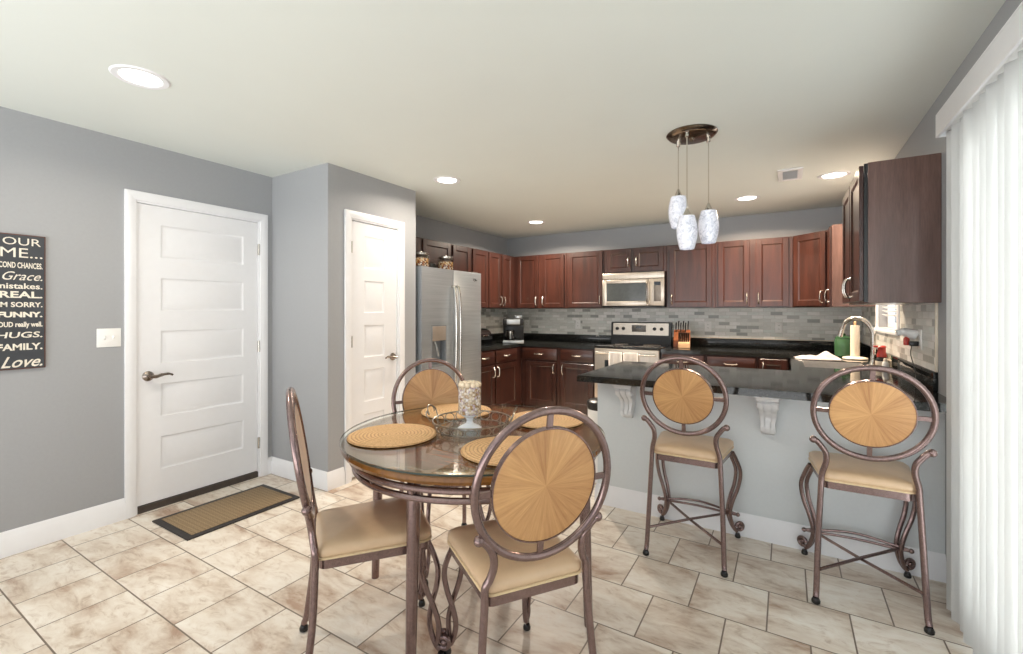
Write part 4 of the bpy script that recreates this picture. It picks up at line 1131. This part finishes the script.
# ------------------------------------------------------------------ table
TX, TY, TZ = -1.245, 1.73, 0.78
r = thing('dining_table', 'round glass-topped dining table with bronzed tube base', 'table', (TX, TY, 0))
b = BM(); lathe(b, [(0, TZ-0.010), (0.592, TZ-0.010), (0.595, TZ-0.007), (0.595, TZ-0.003), (0.592, TZ), (0, TZ)], 96); obj('glass_top', b, 'glass', r)
b = BM(); lathe(b, [(0.5945, TZ-0.0085), (0.5958, TZ-0.007), (0.5958, TZ-0.003), (0.5945, TZ-0.0015), (0.5945, TZ-0.0085)], 96); obj('glass_edge', b, 'glass_edge', r)
b = BM(); lathe(b, [(0, 0.736), (0.50, 0.736), (0.50, 0.7685), (0, 0.7685)], 96); obj('tabletop', b, 'table_wood', r)
b = BM(); lathe(b, [(0.501, 0.738), (0.57, 0.732), (0.585, 0.738), (0.592, 0.751), (0.588, 0.764), (0.575, 0.769), (0.501, 0.769), (0.501, 0.738)], 96); obj('table_rim', b, 'rim_wood', r)
for R, z in ((0.548, 0.705), (0.535, 0.665)):
    b = BM(); torus(b, (0, 0, z), R, 0.0125, 'z', 80, 10); obj('apron_ring', b, 'frame_metal', r)
for a in (-80, 9, 100, 195):
    a = math.radians(a); d = Vector((math.cos(a), math.sin(a), 0))
    b = BM(); tube(b, [d*0.512+Vector((0, 0, 0.735)), d*0.515+Vector((0, 0, 0.6)), d*0.535+Vector((0, 0, 0.0))], [0.025, 0.025, 0.018], 16); obj('leg', b, 'frame_metal', r)
b = BM()
for k in range(16):
    a = 2*PI*(k+0.5)/16; d = Vector((math.cos(a), math.sin(a), 0))
    tube(b, [d*0.548+Vector((0, 0, 0.705)), d*0.535+Vector((0, 0, 0.665))], 0.005, 6)
    tube(b, [d*0.548+Vector((0, 0, 0.705)), d*0.53+Vector((0, 0, 0.737))], 0.005, 6)
obj('ring_connector', b, 'frame_metal', r)

def placemat(px, py, label):
    b = BM(); lathe(b, [(0, 0), (0.187, 0), (0.192, 0.003), (0.19, 0.007), (0.182, 0.009), (0, 0.008)], 64)
    o = obj('placemat', b, 'woven', loc=(px, py, TZ+0.0005)); return tag(o, label, 'placemat', 'round placemats on the glass table')
def on_table(ang, rad): return TX+rad*math.cos(math.radians(ang)), TY+rad*math.sin(math.radians(ang))
placemat(*on_table(229, 0.375), label='round woven placemat at the side-on chair, fully uncovered')
placemat(*on_table(-33, 0.368), label='round woven placemat half behind the nearest chair back')
placemat(*on_table(59, 0.39), label='round woven placemat at the empty side nearest the peninsula')
placemat(*on_table(141, 0.395), label='round woven placemat behind the wire tray at the far chair')

# wire tray
cxt, cyt = -1.245, 1.705
r = thing('wire_tray', 'round scrolled wire tray with glass bottom on the table', 'tray', (cxt, cyt, TZ), 25)
b = BM()
torus(b, (0, 0, 0.012), 0.165, 0.003, 'z', 60, 6); torus(b, (0, 0, 0.052), 0.182, 0.0032, 'z', 60, 6)
obj('tray_rim', b, 'tray_wire', r)
b = BM()
for k in range(18):
    a = 2*PI*k/18
    m = Matrix.Rotation(a, 4, 'Z')
    pts = []
    for q in range(14):
        t_ = 2*PI*q/14
        pts.append(m @ Vector((0.1735+0.0085*math.sin(t_), 0.026*math.cos(t_), 0.032+0.019*math.sin(t_))))
    tube(b, pts, 0.0024, 5, closed=True)
obj('wire_scroll', b, 'tray_wire', r)
for s in (0, PI):
    m = Matrix.Rotation(s, 4, 'Z'); b = BM()
    P = [(0.18, -0.06, 0.05), (0.195, -0.075, 0.08), (0.2, -0.055, 0.095), (0.192, -0.045, 0.078), (0.2, -0.04, 0.1), (0.208, 0.0, 0.112), (0.2, 0.04, 0.1), (0.192, 0.045, 0.078), (0.2, 0.055, 0.095), (0.195, 0.075, 0.08), (0.18, 0.06, 0.05)]
    tube(b, smooth_path([m @ Vector(p) for p in P], 5), 0.003, 6); obj('tray_handle', b, 'tray_wire', r)
b = BM(); lathe(b, [(0, 0.010), (0.163, 0.010), (0.163, 0.014), (0, 0.014)], 60); obj('glass_plate', b, 'glass', r)
b = BM()
for k in range(4):
    a = PI/4+k*PI/2; ball(b, (0.16*math.cos(a), 0.16*math.sin(a), 0.0062), 0.006, 8)
obj('tray_foot', b, 'tray_wire', r)

r = thing('candle_holder', 'pearly mosaic candle cup on a white glass pedestal in the tray', 'candle holder', (cxt+0.0, cyt-0.02, TZ+0.0145))
b = BM(); lathe(b, [(0.052, 0), (0.055, 0.004), (0.04, 0.014), (0.018, 0.024), (0.014, 0.036), (0.02, 0.05), (0.038, 0.060), (0.042, 0.066)], 28); obj('pedestal', b, 'frost', r)
b = BM(); lathe(b, [(0.044, 0.066), (0.052, 0.069), (0.052, 0.19), (0.048, 0.194), (0.0, 0.194)], 28); obj('candle_cup', b, 'mosaic_bead', r)
for k in range(11):
    a = 2*PI*k/11; b = BM(); ball(b, (0.041*math.cos(a), 0.041*math.sin(a), 0.201), 0.0135, 10); obj('pearl', b, 'pearl', r)
for k in range(4):
    a = 2*PI*k/4+0.3; b = BM(); ball(b, (0.017*math.cos(a), 0.017*math.sin(a), 0.204), 0.0135, 10); obj('pearl', b, 'pearl', r)

# ------------------------------------------------------------------ doormat
r = thing('doormat', 'tan woven doormat with black border before the entry door', 'doormat', (-3.2, 1.635, 0))
b = BM(); box(b, -0.232, 0.232, -0.358, 0.358, 0.0005, 0.009, 0.003); obj('mat_border', b, 'mat_border', r)
b = BM(); box(b, -0.195, 0.195, -0.32, 0.32, 0.009, 0.0125, 0.001); obj('mat_pile', b, 'mat', r)

# ------------------------------------------------------------------ wall sign
r = thing('wall_sign', 'dark grey word sign with cream lettering on the left wall', 'sign', (LW+0.0005, 0.515, 1.012), 90)
SW, SH = 0.325, 0.745
b = BM(); box(b, 0, SW, -0.016, 0, 0, SH, 0.003); obj('sign_edge', b, 'sign_edge', r)
b = BM(); box(b, 0.006, SW-0.006, -0.018, -0.015, 0.006, SH-0.006); board = obj('sign_board', b, 'sign', r)
LINES = [  # text, baseline-centre height, cap height, width of full string, shear, stroke
    ('OUR', 0.705, 0.040, 0.148, 0, 0.0), ('HOME...', 0.643, 0.052, 0.30, 0, 0.0), ('SECOND CHANCES.', 0.574, 0.030, 0.188, 0, 0.022), ('Grace.', 0.515, 0.046, 0.155, 0.45, 0.0),
    ('mistakes.', 0.46, 0.03, 0.178, 0, 0.02), ('REAL.', 0.412, 0.034, 0.166, 0, 0.03), ("I'M SORRY.", 0.357, 0.026, 0.178, 0, 0.025), ('FUNNY.', 0.302, 0.027, 0.172, 0, 0.045),
    ('LOUD really well.', 0.248, 0.026, 0.182, 0, 0.03), ('HUGS.', 0.19, 0.031, 0.178, 0.12, 0.015), ('FAMILY.', 0.124, 0.034, 0.174, 0, 0.03), ('Love.', 0.042, 0.058, 0.16, 0.45, 0.012)]
for txt, zc, cap, wid, shear, off in LINES:
    b = BM()
    cu = bpy.data.curves.new('txt', 'FONT'); cu.body = txt; cu.size = 1; cu.shear = shear; cu.offset = off; cu.extrude = 0.02; cu.resolution_u = 3
    to = bpy.data.objects.new('txt', cu); COL.objects.link(to)
    bpy.context.view_layer.update()
    me = bpy.data.meshes.new_from_object(to.evaluated_get(bpy.context.evaluated_depsgraph_get()))
    xs2 = [v.co.x for v in me.vertices]; x0_, x1_ = min(xs2), max(xs2)
    sx = wid/(x1_-x0_); sy = cap/0.69
    right = SW-0.014 if txt[-1] == '.' else SW-0.02
    for v in me.vertices:
        x, y, z = v.co
        v.co = (right-(x1_-x)*sx, -0.0185-z*0.02, zc-cap/2+y*sy)
    b.from_mesh(me); bpy.data.meshes.remove(me); bpy.data.objects.remove(to); bpy.data.curves.remove(cu)
    obj('lettering', b, 'lettering', board, angle=20)

# ------------------------------------------------------------------ ceiling lights, vent, pendant
def can(x, y, label, where='kitchen'):
    r = thing('ceiling_light', label, 'ceiling light', (x, y, CH), 0, 'recessed ceiling lights')
    b = BM(); lathe(b, [(0.078, -0.001), (0.085, -0.006), (0.108, -0.006), (0.115, -0.0005), (0.078, -0.0005)], 40); obj('light_trim', b, 'white', r)
    b = BM(); lathe(b, [(0, -0.0035), (0.079, -0.0035), (0.079, -0.001), (0, -0.001)], 40); obj('light_lens', b, 'lens', r)
    ld = bpy.data.lights.new('lamp', 'AREA'); ld.shape = 'DISK'; ld.size = 0.15; ld.spread = math.radians(160); ld.energy = CAN_WATTS[where]; ld.color = CAN_COLOR[where]
    lo = bpy.data.objects.new('lamp', ld); COL.objects.link(lo); lo.parent = r; lo.location = (0, 0, -0.012)
can(-2.617, 0.93, 'lit recessed ceiling light above the entry door area', 'hall')
can(-2.446, 2.99, 'lit recessed ceiling light above the pantry corner', 'hall')
can(-2.647, 4.955, 'lit recessed ceiling light over the coffee maker corner')
can(-0.329, 4.978, 'lit recessed ceiling light between the vent and the back wall', 'corner')
can(0.33, 4.508, 'lit recessed ceiling light over the sink', 'sink')
r = thing('ceiling_vent', 'white metal air vent in the ceiling over the sink run', 'vent', (0.025, 4.29, CH))
b = BM(); box(b, -0.085, 0.085, -0.17, -0.13, -0.012, -0.0005, 0.002); box(b, -0.085, 0.085, 0.13, 0.17, -0.012, -0.0005, 0.002); box(b, -0.085, -0.05, -0.13, 0.13, -0.012, -0.0005, 0.002); box(b, 0.05, 0.085, -0.13, 0.13, -0.012, -0.0005, 0.002)
obj('vent_frame', b, 'white', r)
b = BM(); box(b, -0.05, 0.05, -0.13, 0.13, -0.003, -0.0005); obj('vent_backing', b, 'vent_dark', r)
b = BM()
for k in range(12):
    y = -0.12+k*0.0218
    t = bmesh.new(); bmesh.ops.create_cube(t, size=1); merge(b, t, Matrix.Translation((0, y, -0.007)) @ Matrix.Rotation(0.7, 4, 'X') @ Matrix.Diagonal((0.1, 0.011, 0.0015, 1)))
obj('vent_louvre', b, 'white', r)

PCX, PCY = -0.505, 3.0
r = thing('pendant_light', 'round metal ceiling pendant with three marbled white glass shades', 'pendant light', (PCX, PCY, CH))
b = BM(); lathe(b, [(0.148, -0.0005), (0.150, -0.006), (0.142, -0.014), (0.135, -0.022), (0.12, -0.026), (0.04, -0.028), (0.018, -0.032), (0.008, -0.05), (0.0, -0.054)], 48); obj('canopy', b, simple('antique_nickel', lin(120, 108, 96), 0.22, 1.0, var=0.1), r)
Rv = Vector((math.cos(math.radians(31.2)), math.sin(math.radians(31.2)), 0)); Dv = Vector((-Rv.y, Rv.x, 0))
for dr2, dd, zt_ in ((0.105, 0.0, 1.957), (-0.052, 0.085, 2.066), (-0.06, -0.08, 1.908)):
    p = Rv*dr2+Dv*dd; z1 = zt_-CH
    b = BM(); lathe(b, [(0.012, -0.024), (0.012, -0.05), (0.004, -0.056), (0.0034, -0.06), (0.0034, z1+0.05), (0.006, z1+0.045)], 10, (p.x, p.y, 0)); cord = obj('cord', b, 'chrome', r)
    b = BM(); lathe(b, [(0.006, z1+0.05), (0.012, z1+0.035), (0.022, z1+0.012), (0.03, z1+0.002), (0.03, z1-0.006)], 20, (p.x, p.y, 0)); obj('socket_cap', b, 'nickel', cord)
    b = BM(); H = 0.2
    prof = [(0.03, z1)]+[(0.036+0.0285*math.sin(PI*(0.06+0.86*t_))**0.8 if False else 0.035+0.025*math.sin(PI*min(1, 0.12+0.8*t_)), z1-H*t_) for t_ in [i/14 for i in range(15)]]
    inner = [(q[0]-0.004, q[1]) for q in reversed(prof[1:])]
    lathe(b, prof+inner, 32, (p.x, p.y, 0)); obj('lamp_shade', b, 'shade', cord)

# ------------------------------------------------------------------ vertical blinds
r = thing('vertical_blinds', 'white vertical blinds over the patio door on the right', 'blinds', (RW, 2.72, 0))
vx0, vx1, vy0 = -0.10, -0.012, -2.15
b = BM(); box(b, vx0, vx0+0.012, vy0, 0.0, 2.105, 2.198, 0.002); box(b, vx0, -0.001, vy0, 0.0, 2.198, 2.208, 0.002); box(b, vx0+0.012, -0.001, -0.01, -0.0, 2.105, 2.198); obj('valance', b, 'white', r)
b = BM(); box(b, -0.075, -0.03, vy0+0.01, -0.02, 2.125, 2.165, 0.003); hr = obj('head_rail', b, 'plastic', r)
y = -0.075; k = 0
while y > vy0+0.05:
    b = BM()
    a = math.radians(-16+random.uniform(-13, 11))
    n = 6; rows = []
    for z in (0.03, 2.118):
        row = []
        for i in range(n+1):
            u = (i/n-0.5); c_ = 0.006*(1-(2*u)**2)
            px, py = u*0.089, c_
            row.append(b.verts.new((-0.055+px*math.sin(a)+py*math.cos(a), y+px*math.cos(a)-py*math.sin(a), z)))
        rows.append(row)
    for i in range(n): b.faces.new((rows[0][i], rows[0][i+1], rows[1][i+1], rows[1][i]))
    bmesh.ops.solidify(b, geom=b.faces, thickness=0.0012)
    obj('blind_slat', b, 'slat', r, angle=60)
    y -= 0.079; k += 1
